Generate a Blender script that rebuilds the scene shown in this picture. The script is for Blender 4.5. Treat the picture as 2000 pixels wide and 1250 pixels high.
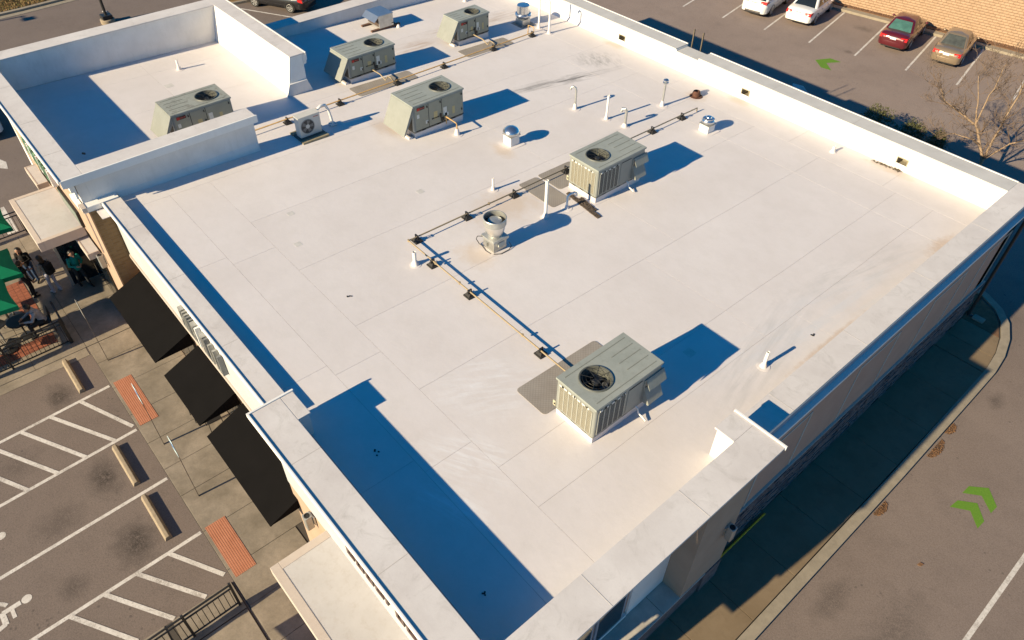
import bpy, bmesh, math, random
from mathutils import Vector, Matrix
R = math.radians
random.seed(11)
for o in list(bpy.data.objects): bpy.data.objects.remove(o, do_unlink=True)
S = bpy.context.scene
COL = S.collection

# ------------------------------------------------------------------ camera, sky, sun, exposure
yaw, pitch, roll = R(138.3), R(44.0), R(1.05)
fw = Vector((math.cos(yaw)*math.cos(pitch), math.sin(yaw)*math.cos(pitch), -math.sin(pitch)))
r0 = Vector((math.sin(yaw), -math.cos(yaw), 0)); u0 = r0.cross(fw)
rr = r0*math.cos(roll) + u0*math.sin(roll); uu = -r0*math.sin(roll) + u0*math.cos(roll)
cam = bpy.data.objects.new('camera', bpy.data.cameras.new('camera')); COL.objects.link(cam)
cam.data.sensor_width = 36; cam.data.lens = 36*1438/2000; cam.data.clip_end = 800
cam.matrix_world = Matrix(((rr.x, uu.x, -fw.x, 0), (rr.y, uu.y, -fw.y, 0), (rr.z, uu.z, -fw.z, 18.6), (0, 0, 0, 1)))
S.camera = cam
SUN_DIR = Vector((0.20, 2.17, -1.0)).normalized()
W = bpy.data.worlds.new('World'); S.world = W; W.use_nodes = True
nt = W.node_tree; nt.nodes.clear()
sky = nt.nodes.new('ShaderNodeTexSky'); sky.sky_type = 'NISHITA'; sky.sun_disc = False
sky.sun_elevation = math.asin(-SUN_DIR.z); sky.sun_rotation = math.atan2(-SUN_DIR.x, -SUN_DIR.y)
sky.air_density = 1.0; sky.dust_density = 0.0; sky.ozone_density = 4.5; sky.altitude = 100
hs = nt.nodes.new('ShaderNodeHueSaturation'); hs.inputs['Saturation'].default_value = 1.42; hs.inputs['Hue'].default_value = 0.495
bgn = nt.nodes.new('ShaderNodeBackground'); bgn.inputs['Strength'].default_value = 0.069
wo = nt.nodes.new('ShaderNodeOutputWorld')
nt.links.new(sky.outputs[0], hs.inputs['Color']); nt.links.new(hs.outputs[0], bgn.inputs['Color']); nt.links.new(bgn.outputs[0], wo.inputs[0])
sl = bpy.data.lights.new('sun', 'SUN'); sl.energy = 5.0; sl.angle = R(0.5); sl.color = (1.0, 0.83, 0.54)
so = bpy.data.objects.new('sun', sl); COL.objects.link(so)
so.rotation_euler = SUN_DIR.to_track_quat('-Z', 'Y').to_euler(); so.location = (0, -40, 40)
S.view_settings.view_transform = 'Standard'; S.view_settings.look = 'None'
S.view_settings.exposure = 0.97; S.view_settings.gamma = 1.0; S.view_settings.use_curve_mapping = False

# ------------------------------------------------------------------ materials
MATS = {}
def M(name, col, rough=0.6, metal=0.0, var=0.08, vs=3.0, bump=0.0, bs=60.0, col2=None, cs=0.5, coat=0.0, spec=0.5, em=None, det=6):
    if name in MATS: return MATS[name]
    m = bpy.data.materials.new(name); m.use_nodes = True; t = m.node_tree; N = t.nodes; L = t.links
    b = N['Principled BSDF']; b.inputs['Roughness'].default_value = rough; b.inputs['Metallic'].default_value = metal
    b.inputs['Specular IOR Level'].default_value = spec
    if coat: b.inputs['Coat Weight'].default_value = coat; b.inputs['Coat Roughness'].default_value = 0.08
    g = N.new('ShaderNodeNewGeometry')
    n = N.new('ShaderNodeTexNoise'); n.inputs['Scale'].default_value = vs; n.inputs['Detail'].default_value = det; n.inputs['Roughness'].default_value = 0.62
    L.new(g.outputs['Position'], n.inputs['Vector'])
    rp = N.new('ShaderNodeValToRGB'); rp.color_ramp.elements[0].position = 0.3; rp.color_ramp.elements[1].position = 0.7
    c2 = col2 if col2 else tuple(min(1, c*(1+var)) for c in col)
    c1 = col if col2 else tuple(c*(1-var) for c in col)
    rp.color_ramp.elements[0].color = (*c1, 1); rp.color_ramp.elements[1].color = (*c2, 1)
    L.new(n.outputs['Fac'], rp.inputs['Fac']); L.new(rp.outputs['Color'], b.inputs['Base Color'])
    if bump:
        n2 = N.new('ShaderNodeTexNoise'); n2.inputs['Scale'].default_value = bs; n2.inputs['Detail'].default_value = 3
        L.new(g.outputs['Position'], n2.inputs['Vector'])
        bp = N.new('ShaderNodeBump'); bp.inputs['Strength'].default_value = bump; bp.inputs['Distance'].default_value = 0.02
        L.new(n2.outputs['Fac'], bp.inputs['Height']); L.new(bp.outputs['Normal'], b.inputs['Normal'])
    MATS[name] = m
    return m

class NT:   # small node helper for the few special materials
    def __init__(s, m):
        s.t = m.node_tree; s.N = s.t.nodes; s.L = s.t.links; s.b = s.N['Principled BSDF']
        s.pos = s.N.new('ShaderNodeNewGeometry').outputs['Position']
    def noise(s, scale, det=4, rough=.6, vec=None, dist=0, sc=None):
        v = vec or s.pos
        if sc: v = s.vmul(v, sc)
        n = s.N.new('ShaderNodeTexNoise'); n.inputs['Scale'].default_value = scale; n.inputs['Detail'].default_value = det
        n.inputs['Roughness'].default_value = rough; n.inputs['Distortion'].default_value = dist
        s.L.new(v, n.inputs['Vector']); return n.outputs['Fac']
    def vmul(s, v, k):
        n = s.N.new('ShaderNodeVectorMath'); n.operation = 'MULTIPLY'; s.L.new(v, n.inputs[0]); n.inputs[1].default_value = k; return n.outputs[0]
    def vsub(s, v, k):
        n = s.N.new('ShaderNodeVectorMath'); n.operation = 'SUBTRACT'; s.L.new(v, n.inputs[0]); n.inputs[1].default_value = k; return n.outputs[0]
    def rotz(s, v, a):
        n = s.N.new('ShaderNodeVectorRotate'); n.rotation_type = 'Z_AXIS'; s.L.new(v, n.inputs['Vector']); n.inputs['Angle'].default_value = a; return n.outputs[0]
    def vlen(s, v):
        n = s.N.new('ShaderNodeVectorMath'); n.operation = 'LENGTH'; s.L.new(v, n.inputs[0]); return n.outputs['Value']
    def math(s, op, a, b=None, clamp=False):
        n = s.N.new('ShaderNodeMath'); n.operation = op; n.use_clamp = clamp
        for i, x in enumerate((a, b)):
            if x is None: continue
            if isinstance(x, (int, float)): n.inputs[i].default_value = x
            else: s.L.new(x, n.inputs[i])
        return n.outputs[0]
    def ramp(s, f, lo, hi, a=0., b=1.):
        n = s.N.new('ShaderNodeMapRange'); n.clamp = True; s.L.new(f, n.inputs[0])
        n.inputs[1].default_value = lo; n.inputs[2].default_value = hi; n.inputs[3].default_value = a; n.inputs[4].default_value = b; return n.outputs[0]
    def mix(s, f, a, b):
        n = s.N.new('ShaderNodeMix'); n.data_type = 'RGBA'
        if isinstance(f, (int, float)): n.inputs[0].default_value = f
        else: s.L.new(f, n.inputs[0])
        for i, x in ((6, a), (7, b)):
            if isinstance(x, tuple): n.inputs[i].default_value = (*x, 1)
            else: s.L.new(x, n.inputs[i])
        return n.outputs[2]
    def blob(s, c, rad, warp=.5, ws=2.5, rot=0., soft=.6):      # 1 inside a ragged ellipse
        v = s.rotz(s.vsub(s.pos, (c[0], c[1], 0)), rot) if rot else s.vsub(s.pos, (c[0], c[1], 0))
        d = s.vlen(s.vmul(v, (1/rad[0], 1/rad[1], 0)))
        d = s.math('ADD', d, s.math('MULTIPLY', s.math('SUBTRACT', s.noise(ws, 5, .7), .5), warp*2))
        return s.ramp(d, 1.0, 1.0-soft)
    def bump(s, h, strength, dist=.02):
        n = s.N.new('ShaderNodeBump'); n.inputs['Strength'].default_value = strength; n.inputs['Distance'].default_value = dist
        s.L.new(h, n.inputs['Height']); s.L.new(n.outputs[0], s.b.inputs['Normal'])

def newmat(name, rough=.8, spec=.3):
    m = bpy.data.materials.new(name); m.use_nodes = True; MATS[name] = m
    n = NT(m); n.b.inputs['Roughness'].default_value = rough; n.b.inputs['Specular IOR Level'].default_value = spec
    return m, n

# white roof membrane with grime, drag marks, ponding swirls, rust bleed
MEMB, n = newmat('membrane', .72, .35)
base = n.mix(n.ramp(n.noise(.35, 6, .6), .3, .7), (.60, .553, .545), (.66, .617, .615))
base = n.mix(n.math('MULTIPLY', n.ramp(n.noise(2.2, 8, .75), .45, .8), .28), base, (.48, .45, .42))
base = n.mix(n.math('MULTIPLY', n.ramp(n.noise(45, 3, .6), .35, .75), .10), base, (.44, .42, .40))
def stain(base, c, rad, col, amt, rot=0., warp=.5, ws=2.5, streak=None, soft=.7):
    f = n.blob(c, rad, warp, ws, rot, soft)
    if streak:
        sn = n.noise(1.0, 5, .65, vec=n.vmul(n.rotz(n.pos, rot), (streak[0], streak[1], 1)), dist=.6)
        f = n.math('MULTIPLY', f, n.ramp(sn, .42, .66))
    return n.mix(n.math('MULTIPLY', f, amt), base, col)
base = stain(base, (-19.75, 20.0), (.42, 3.3), (.17, .16, .155), .95, .20, .45, 2., (8, .6))
base = stain(base, (-19.95, 19.2), (.16, 2.0), (.15, .145, .14), .9, .16, .5, 3., (9, .7))
base = stain(base, (-20.3, 22.7), (.9, 1.3), (.26, .25, .24), .7, .5, .4, 2., (2, 6))
base = stain(base, (-26.3, 21.0), (.9, 3.6), (.34, .25, .19), .75, .05, .5, 2., (6, .6))
base = stain(base, (-26.0, 17.2), (.6, 1.6), (.40, .29, .22), .7, .0, .5, 2., (6, .7))
base = stain(base, (-5.3, 15.6), (.9, 6.5), (.56, .56, .59), .75, .12, .5, 1.5, (3.2, .5))
base = stain(base, (-5.4, 13.2), (.9, 3.8), (.42, .41, .405), .5, -.22, .5, 2., (5, .5))
base = stain(base, (-5.6, 18.5), (.9, 3.5), (.44, .43, .42), .5, .2, .5, 2., (4, .6))
base = stain(base, (-8.9, 7.3), (1.2, 1.6), (.70, .69, .71), .7, .5, .6, 2., (7, 1.2))
base = stain(base, (-7.6, 5.6), (1.4, .9), (.71, .70, .72), .7, -.5, .6, 2., (1.4, 8))
base = stain(base, (-6.9, 4.6), (1.2, .5), (.70, .70, .73), .6, -.3, .6, 2., (1.4, 9))
for c, rad in (((-15.55, 23.4), (.55, .6)), ((-7.9, 24.4), (1.1, .35)), ((-14.3, 24.4), (.6, .3)), ((-21.0, 24.4), (.8, .3)), ((-14.4, 12.6), (1.0, 1.6)), ((-20.9, 12.3), (.9, .5)), ((-17.0, 14.6), (.7, .35)), ((-13.0, 10.2), (.8, .6))):
    base = stain(base, c, rad, (.52, .40, .29), .5, 0, .7, 3.)
base = stain(base, (-4.6, 21.5), (.35, 1.0), (.45, .32, .22), .5, 0, .8, 4.)
base = stain(base, (-4.55, 15.0), (.12, 2.0), (.45, .33, .24), .5, 0, .8, 4.)
oi = n.N.new('ShaderNodeObjectInfo'); tint = n.mix(oi.outputs['Random'], (.982, .98, .978), (1.012, 1.012, 1.012))
mu = n.N.new('ShaderNodeMix'); mu.data_type = 'RGBA'; mu.blend_type = 'MULTIPLY'; mu.inputs[0].default_value = 1.0
n.L.new(base, mu.inputs[6]); n.L.new(tint, mu.inputs[7]); n.L.new(mu.outputs[2], n.b.inputs['Base Color'])
n.bump(n.noise(7, 6, .6), .10, .03)

COPE, n = newmat('coping_membrane', .75, .3)
base = n.mix(n.ramp(n.noise(.8, 6, .65), .3, .7), (.51, .472, .46), (.62, .585, .575))
base = n.mix(n.math('MULTIPLY', n.ramp(n.noise(1.6, 7, .8, dist=1.2), .52, .72), .42), base, (.30, .28, .255))
base = n.mix(n.math('MULTIPLY', n.ramp(n.noise(40, 3), .4, .8), .10), base, (.35, .33, .31))
n.L.new(base, n.b.inputs['Base Color']); n.bump(n.noise(9, 5), .08)

ASPH, n = newmat('asphalt', .9, .25)
base = n.mix(n.ramp(n.noise(.22, 6, .6), .3, .7), (.140, .104, .087), (.181, .138, .117))
sp = n.noise(70, 2, .9); base = n.mix(n.math('MULTIPLY', n.ramp(sp, .40, .72), .45), base, (.28, .217, .185))
base = n.mix(n.math('MULTIPLY', n.ramp(n.noise(38, 3, .9), .55, .75), .55), base, (.085, .072, .066))
for c, rad, k in (((-17.1, -.75), (.95, .62), .95), ((-14.4, -.85), (.95, .75), .95), ((-21.2, -.75), (.8, .52), .9), ((-16.4, -2.2), (.7, .9), .4), ((-19.2, -2.6), (.8, .8), .3),
               ((-1.15, 22.5), (.3, .55), .5), ((.6, 12.5), (.8, 2.2), .35), ((-1.0, 12.3), (.45, 1.0), .45), ((-14.2, -2.6), (.5, .5), .5), ((-12.2, 46.5), (.5, .8), .7), ((-20.0, 46.8), (.8, .5), .5), ((-18.8, 43.0), (.35, .3), .6)):
    f = n.blob(c, rad, .8, 3.5, 0, .8)
    f = n.math('MULTIPLY', f, n.ramp(n.noise(7, 6, .85), .34, .54)); base = n.mix(n.math('MULTIPLY', f, min(1, k*1.25)), base, (.026, .020, .017))
vz = n.N.new('ShaderNodeTexVoronoi'); vz.inputs['Scale'].default_value = 4.2; n.L.new(n.vmul(n.pos, (1, 1, 0)), vz.inputs['Vector'])
dots = n.math('MULTIPLY', n.ramp(n.math('ADD', vz.outputs['Distance'], n.math('MULTIPLY', n.noise(20, 3), .2)), .30, .20), n.ramp(n.noise(.7, 3), .52, .60))
base = n.mix(n.math('MULTIPLY', dots, .55), base, (.05, .042, .038))
base = n.mix(n.math('MULTIPLY', n.ramp(n.noise(120, 2, .9), .5, .68), .5), base, (.27, .21, .175))
base = n.mix(n.math('MULTIPLY', n.ramp(n.noise(.9, 6, .75), .48, .72), .35), base, (.105, .08, .068))
g1 = n.noise(24, 3, .85); g2 = n.noise(11, 4, .8)
base = n.mix(n.math('MULTIPLY', n.ramp(g1, .50, .66), .34), base, (.255, .20, .17))
base = n.mix(n.math('MULTIPLY', n.ramp(g1, .50, .36), .42), base, (.085, .064, .056))
base = n.mix(n.math('MULTIPLY', n.ramp(g2, .54, .68), .30), base, (.10, .076, .066))
sx2 = n.N.new('ShaderNodeSeparateXYZ'); n.L.new(n.pos, sx2.inputs[0])
older = n.math('MAXIMUM', n.ramp(sx2.outputs[1], 27., 33.), n.math('MULTIPLY', n.ramp(sx2.outputs[0], -2.2, -1.4), .35))
mu = n.N.new('ShaderNodeMix'); mu.data_type = 'RGBA'; mu.blend_type = 'MULTIPLY'; mu.inputs[0].default_value = 1.0
n.L.new(base, mu.inputs[6]); n.L.new(n.mix(older, (.90, .935, .98), (1.33, 1.37, 1.42)), mu.inputs[7]); base = mu.outputs[2]
n.L.new(base, n.b.inputs['Base Color']); n.bump(sp, .35, .008)

CONC, n = newmat('concrete', .85, .3)
base = n.mix(n.ramp(n.noise(.9, 7, .7), .3, .7), (.155, .13, .10), (.315, .265, .215))
base = n.mix(n.math('MULTIPLY', n.ramp(n.noise(2.6, 7, .75, dist=.8), .5, .75), .5), base, (.13, .112, .092))
base = n.mix(n.math('MULTIPLY', n.ramp(n.noise(22, 4, .8), .45, .7), .30), base, (.12, .10, .08))
n.L.new(base, n.b.inputs['Base Color']); n.bump(n.noise(60, 3), .15, .006)

CONC2, n = newmat('concrete_side', .85, .3)
base = n.mix(n.ramp(n.noise(.7, 7, .7), .3, .7), (.165, .118, .072), (.215, .16, .105))
base = n.mix(n.math('MULTIPLY', n.ramp(n.noise(2.6, 7, .75, dist=.8), .5, .75), .45), base, (.11, .08, .05))
base = n.mix(n.math('MULTIPLY', n.ramp(n.noise(60, 3, .8), .45, .8), .3), base, (.10, .075, .045))
n.L.new(base, n.b.inputs['Base Color']); n.bump(n.noise(60, 3), .15, .006)

PAINT, n = newmat('road_paint_white', .8, .3)
wv = n.math('MAXIMUM', n.ramp(n.noise(15, 5, .8), .54, .64), n.math('MULTIPLY', n.ramp(n.noise(1.6, 5, .7), .48, .62), n.ramp(n.noise(26, 3, .8), .40, .56)))
base = n.mix(n.ramp(n.noise(5, 5), .3, .7), (.50, .46, .43), (.62, .585, .56))
n.L.new(n.mix(n.math('MULTIPLY', wv, .62), base, (.17, .14, .12)), n.b.inputs['Base Color'])
GREENP, n = newmat('road_paint_green', .8, .3)
base = n.mix(n.ramp(n.noise(22, 4, .8), .35, .75), (.085, .19, .016), (.13, .25, .025))
n.L.new(n.mix(n.math('MULTIPLY', n.ramp(n.noise(50, 3, .8), .58, .7), .35), base, (.15, .14, .1)), n.b.inputs['Base Color'])

BRICK, n = newmat('brick', .85, .3)
bt = n.N.new('ShaderNodeTexBrick'); bt.inputs['Scale'].default_value = 1.0
bt.inputs['Brick Width'].default_value = .22; bt.inputs['Row Height'].default_value = .075; bt.inputs['Mortar Size'].default_value = .008
bt.inputs['Color1'].default_value = (.17, .10, .045, 1); bt.inputs['Color2'].default_value = (.23, .145, .07, 1); bt.inputs['Mortar'].default_value = (.19, .14, .09, 1)
sx = n.N.new('ShaderNodeSeparateXYZ'); n.L.new(n.pos, sx.inputs[0]); cx = n.N.new('ShaderNodeCombineXYZ')
n.L.new(n.math('ADD', sx.outputs[0], sx.outputs[1]), cx.inputs[0]); n.L.new(sx.outputs[2], cx.inputs[1]); n.L.new(cx.outputs[0], bt.inputs['Vector'])
n.L.new(bt.outputs['Color'], n.b.inputs['Base Color']); n.bump(bt.outputs['Fac'], -.4, .01)

TACT, n = newmat('tactile_terracotta', .8, .3)
vz = n.N.new('ShaderNodeTexVoronoi'); vz.inputs['Scale'].default_value = 17.; vz.inputs['Randomness'].default_value = 0; n.L.new(n.vmul(n.pos, (1, 1, 0)), vz.inputs['Vector'])
dm = n.ramp(vz.outputs['Distance'], .45, .25)
base = n.mix(n.ramp(n.noise(3, 5), .3, .7), (.37, .15, .085), (.44, .19, .115))
n.L.new(n.mix(n.math('MULTIPLY', dm, .4), base, (.30, .09, .045)), n.b.inputs['Base Color']); n.bump(dm, .5, .01)

WPAD, n = newmat('walkway_pad', .85, .25)
ck = n.N.new('ShaderNodeTexChecker'); ck.inputs['Scale'].default_value = 22; n.L.new(n.pos, ck.inputs['Vector'])
base = n.mix(n.ramp(n.noise(2, 5), .3, .7), (.255, .225, .20), (.315, .285, .255))
n.L.new(n.mix(n.math('MULTIPLY', ck.outputs['Fac'], .28), base, (.17, .145, .125)), n.b.inputs['Base Color'])

def gradeless(name, c1, c2, rough, dirtcol, dirtamt, vs=1.5):    # painted wall / metal with ragged dirt
    m, n = newmat(name, rough, .4)
    b = n.mix(n.ramp(n.noise(vs, 6, .6), .3, .7), c1, c2)
    b = n.mix(n.math('MULTIPLY', n.ramp(n.noise(vs*3, 7, .8, sc=(1, 1, .35)), .5, .75), dirtamt), b, dirtcol)
    n.L.new(b, n.b.inputs['Base Color']); n.bump(n.noise(90, 2), .08, .004); return m
WALLW = gradeless('wall_white', (.70, .68, .655), (.76, .745, .725), .75, (.5, .46, .42), .22)
WALLG = gradeless('wall_membrane', (.60, .58, .565), (.69, .67, .655), .72, (.42, .40, .37), .3)
WALLF = gradeless('wall_front', (.395, .395, .40), (.44, .44, .445), .75, (.31, .295, .285), .3)
TAN = gradeless('stucco_tan', (.35, .245, .178), (.40, .285, .21), .85, (.28, .195, .14), .25)
CREAM = gradeless('canopy_cream', (.425, .405, .405), (.475, .455, .455), .75, (.35, .305, .275), .6, 1.6)
CREAM2 = gradeless('canopy_edge', (.44, .37, .325), (.49, .425, .38), .75, (.38, .30, .245), .25)
TAUPE = gradeless('stucco_taupe', (.40, .25, .19), (.45, .29, .22), .85, (.32, .2, .15), .3)
UNITP = gradeless('unit_green_grey', (.212, .219, .198), (.246, .251, .231), .5, (.15, .15, .13), .35, 2.)
UNITT = gradeless('unit_top', (.25, .268, .245), (.30, .315, .29), .48, (.17, .17, .15), .45, 2.)
UNITR = gradeless('unit_top_rusty', (.25, .26, .225), (.32, .325, .285), .5, (.10, .07, .045), .85, 1.4)
STUN = gradeless('ledge_stone', (.10, .075, .075), (.20, .15, .145), .85, (.06, .05, .05), .5, 5.)
DRYG = gradeless('dry_grass', (.20, .12, .045), (.28, .18, .075), .95, (.10, .075, .03), .6, 2.5)
MULCH = gradeless('mulch', (.12, .062, .032), (.19, .105, .06), .95, (.06, .035, .02), .6, 6.)
BLOCK = gradeless('block_tan', (.33, .22, .14), (.40, .275, .18), .9, (.26, .165, .10), .4, 3.)
GALV = M('galvanised', (.50, .50, .48), .38, .85, .14, 5)
ALU = M('spun_aluminium', (.62, .63, .64), .22, .95, .08, 4)
ALUD = M('dull_aluminium', (.46, .46, .44), .45, .7, .14, 6)
PVC = M('white_pvc', (.72, .69, .66), .45, 0, .05, 8)
BLK = M('black_rubber', (.020, .018, .018), .8, 0, .3, 15)
BLKM = M('black_metal', (.018, .017, .017), .45, 0, .2, 8)
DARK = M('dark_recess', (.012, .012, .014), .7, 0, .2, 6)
FABR = M('awning_fabric', (.0062, .0056, .0058), .95, 0, .12, 2.0, .1, 250, spec=.08)
GASY = M('gas_pipe_yellow', (.31, .235, .14), .55, 0, .14, 9)
GASO = M('gas_pipe_ochre', (.40, .25, .10), .6, 0, .25, 9)
RUST = M('rust', (.085, .034, .02), .85, 0, .4, 14, .4, 40)
WOOD = M('weathered_wood', (.26, .215, .14), .85, 0, .2, 10, .2, 60)
WOODB = M('brown_timber', (.14, .075, .05), .85, 0, .25, 10, .2, 60)
COILT = M('coil_tan', (.20, .18, .135), .7, .1, .25, 60)
COILD = M('coil_dark', (.10, .092, .078), .7, .1, .3, 60)
CLIP = M('clip_white', (.62, .60, .55), .5, 0, .05, 8)
STICK = M('sticker_white', (.60, .585, .53), .6, 0, .12, 30)
STICKY = M('sticker_yellow', (.46, .37, .18), .6, 0, .12, 30)
REDB = M('badge_red', (.42, .015, .012), .4, 0, .05, 8)
BADGE = M('badge_dark', (.06, .010, .010), .4, 0, .1, 8)
GLASS = M('window_glass', (.012, .016, .02), .06, 0, .1, 2, spec=.8)
GLASST = M('car_glass_teal', (.05, .12, .105), .08, 0, .25, 3, spec=.7)
GLASSG = M('transom_green', (.10, .16, .11), .12, 0, .2, 3, spec=.7)
BLUEF = M('blue_grey_shade_frame', (.24, .29, .36), .5, 0, .06, 4)  # frieze colour carries the blue of its shade; window frames share it
STOPC = M('wheel_stop_concrete', (.26, .205, .145), .9, 0, .16, 7, .2, 60)
KERB = M('kerb_concrete', (.25, .213, .165), .9, 0, .14, 4, .2, 60)
YELP = M('yellow_paint', (.85, .33, .004), .6, 0, .15, 8)
SIGNB = M('sign_face', (.55, .68, .72), .4, 0, .05, 5)
GREENU = M('umbrella_green', (.005, .155, .075), .85, 0, .08, 3, spec=.1)
PAVER = M('brick_paver', (.24, .075, .04), .9, 0, .25, 14)
LEAFL = M('leaf_litter', (.165, .085, .04), .9, 0, .45, 30)
SHRUB = M('shrub_leaf', (.058, .060, .018), .8, 0, .45, 9)
BARK = M('bark', (.25, .175, .115), .9, 0, .3, 12, .3, 40)
TYRE = M('tyre', (.018, .018, .018), .85, 0, .2, 20)
RIM = M('alloy_rim', (.60, .59, .57), .3, .8, .05, 5)
TAILR = M('tail_lamp', (.50, .012, .012), .15, 0, .15, 30, coat=.6)
TAILW = M('tail_lamp_clear', (.42, .22, .2), .15, 0, .1, 30, coat=.6)
PLATE = M('licence_plate', (.62, .64, .68), .5, 0, .12, 60)
CHROME = M('chrome', (.75, .75, .75), .12, 1., .03, 5)

# ------------------------------------------------------------------ mesh helpers
class MB:
    def __init__(s): s.v = []; s.f = []; s.mi = []; s.cur = 0
    def add(s, vs, fs):
        k = len(s.v); s.v += [tuple(v) for v in vs]
        for f in fs: s.f.append([k+i for i in f]); s.mi.append(s.cur)
        return s
    def m(s, i): s.cur = i; return s
    def box(s, x0, x1, y0, y1, z0, z1):
        return s.add([(x0,y0,z0),(x1,y0,z0),(x1,y1,z0),(x0,y1,z0),(x0,y0,z1),(x1,y0,z1),(x1,y1,z1),(x0,y1,z1)],
                     [(0,3,2,1),(4,5,6,7),(0,1,5,4),(1,2,6,5),(2,3,7,6),(3,0,4,7)])
    def prism(s, pts, z0, z1, top=None, zf=None):
        k = len(pts); tp = top or pts
        zz = zf or (lambda x, y: 0)
        vs = [(x, y, z0+zz(x, y)) for x, y in pts] + [(x, y, z1+zz(x, y)) for x, y in tp]
        fs = [list(range(k))[::-1], list(range(k, 2*k))] + [(i, (i+1) % k, k+(i+1) % k, k+i) for i in range(k)]
        return s.add(vs, fs)
    def extr(s, prof, axis, a0, a1):     # profile (u,v) -> axis 'x': (y,z); 'y': (x,z)
        k = len(prof)
        f = (lambda a, u, v: (a, u, v)) if axis == 'x' else (lambda a, u, v: (u, a, v))
        vs = [f(a0, u, v) for u, v in prof] + [f(a1, u, v) for u, v in prof]
        return s.add(vs, [list(range(k))[::-1], list(range(k, 2*k))] + [(i, (i+1) % k, k+(i+1) % k, k+i) for i in range(k)])
    def tube(s, pts, r, seg=8, caps=True):
        P = [Vector(p) for p in pts]; n = len(P); rs = r if isinstance(r, (list, tuple)) else [r]*n
        vs = []; prev = None
        for i, p in enumerate(P):
            t = (P[min(i+1, n-1)] - P[max(i-1, 0)]).normalized()
            if prev is None:
                a = Vector((0, 0, 1)) if abs(t.z) < .9 else Vector((1, 0, 0)); a = (a - t*a.dot(t)).normalized()
            else: a = (prev - t*prev.dot(t)).normalized()
            prev = a; b = t.cross(a)
            for j in range(seg):
                an = 2*math.pi*j/seg; vs.append(p + (a*math.cos(an) + b*math.sin(an))*rs[i])
        fs = [(i*seg+j, i*seg+(j+1) % seg, (i+1)*seg+(j+1) % seg, (i+1)*seg+j) for i in range(n-1) for j in range(seg)]
        if caps: fs += [list(range(seg))[::-1], [(n-1)*seg+j for j in range(seg)]]
        return s.add(vs, fs)
    def lathe(s, prof, cx=0, cy=0, cz=0, seg=24):
        n = len(prof); vs = []
        for r, z in prof:
            for j in range(seg):
                a = 2*math.pi*j/seg; vs.append((cx+r*math.cos(a), cy+r*math.sin(a), cz+z))
        fs = [(i*seg+j, i*seg+(j+1) % seg, (i+1)*seg+(j+1) % seg, (i+1)*seg+j) for i in range(n-1) for j in range(seg)]
        fs += [list(range(seg))[::-1], [(n-1)*seg+j for j in range(seg)]]
        return s.add(vs, fs)
    def rrect(s, x0, x1, y0, y1, r, z0, z1, k=4, zf=None): return s.prism(rr_pts(x0, x1, y0, y1, r, k), z0, z1, zf=zf)
    def build(s, name, mats, parent=None, off=None, smooth=0, bevel=0., loc=None, rz=0., rx=0., recalc=True):
        me = bpy.data.meshes.new(name)
        vs = s.v
        if off is not None: vs = [(a-off[0], b-off[1], c-off[2]) for a, b, c in vs]
        me.from_pydata(vs, [], s.f)
        if not isinstance(mats, (list, tuple)): mats = [mats]
        for m in mats: me.materials.append(m)
        me.polygons.foreach_set('material_index', s.mi)
        bm = bmesh.new(); bm.from_mesh(me)
        if recalc: bmesh.ops.recalc_face_normals(bm, faces=bm.faces)
        if bevel:
            es = [e for e in bm.edges if len(e.link_faces) == 2 and e.calc_face_angle(0) > .6]
            bmesh.ops.bevel(bm, geom=es, offset=bevel, segments=2, affect='EDGES', profile=.6, clamp_overlap=True)
        if smooth:
            for f in bm.faces: f.smooth = True
            for e in bm.edges:
                if len(e.link_faces) == 2 and e.calc_face_angle(0) > R(smooth): e.smooth = False
        bm.to_mesh(me); bm.free(); me.update()
        o = bpy.data.objects.new(name, me); COL.objects.link(o)
        if parent: o.parent = parent
        if loc is not None: o.location = loc
        o.rotation_euler = (rx, 0, rz)
        return o
def rr_pts(x0, x1, y0, y1, r, k=4):
    out = []
    for cx, cy, a0 in ((x1-r, y1-r, 0), (x0+r, y1-r, 90), (x0+r, y0+r, 180), (x1-r, y0+r, 270)):
        for i in range(k+1):
            a = R(a0+90*i/k); out.append((cx+r*math.cos(a), cy+r*math.sin(a)))
    return out
def tag(o, label=None, cat=None, group=None, kind=None):
    if label: o['label'] = label
    if cat: o['category'] = cat
    if group: o['group'] = group
    if kind: o['kind'] = kind
    return o
def thing(name, label, cat, loc=(0, 0, 0), rz=0., group=None, rx=0.):
    o = bpy.data.objects.new(name, None); COL.objects.link(o); o.empty_display_size = .2
    o.location = loc; o.rotation_euler = (rx, 0, rz); return tag(o, label, cat, group)
def kids(o): return [c for c in bpy.data.objects if c.parent == o]
def dup(o, parent=None, loc=None, rz=None, label=None):
    c = o.copy(); COL.objects.link(c); c.parent = parent
    if loc is not None: c.location = loc
    if rz is not None: c.rotation_euler = (o.rotation_euler.x, 0, rz)
    if label: c['label'] = label
    for k in kids(o): dup(k, c)
    return c
def struct(o): return tag(o, kind='structure')
K, YR, ZR = .029, 24.77, 4.8
def zr(y): return ZR + K*(YR-y)
SLOPE = -math.atan(K)
def strip(pts, w):   # polygon round a polyline of width w
    a, b = [], []
    for i, p in enumerate(pts):
        q0 = Vector(pts[max(i-1, 0)]); q1 = Vector(pts[min(i+1, len(pts)-1)]); d = (q1-q0).normalized(); nn = Vector((-d.y, d.x))*w/2
        a.append(tuple(Vector(p)+nn)); b.append(tuple(Vector(p)-nn))
    return a + b[::-1]

# ------------------------------------------------------------------ ground, kerbs, pavements
gm = MB(); gm.add([(-160,-60,0),(60,-60,0),(60,160,0),(-160,160,0)], [(0,1,2,3)])
struct(gm.build('asphalt_ground', ASPH))

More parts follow.
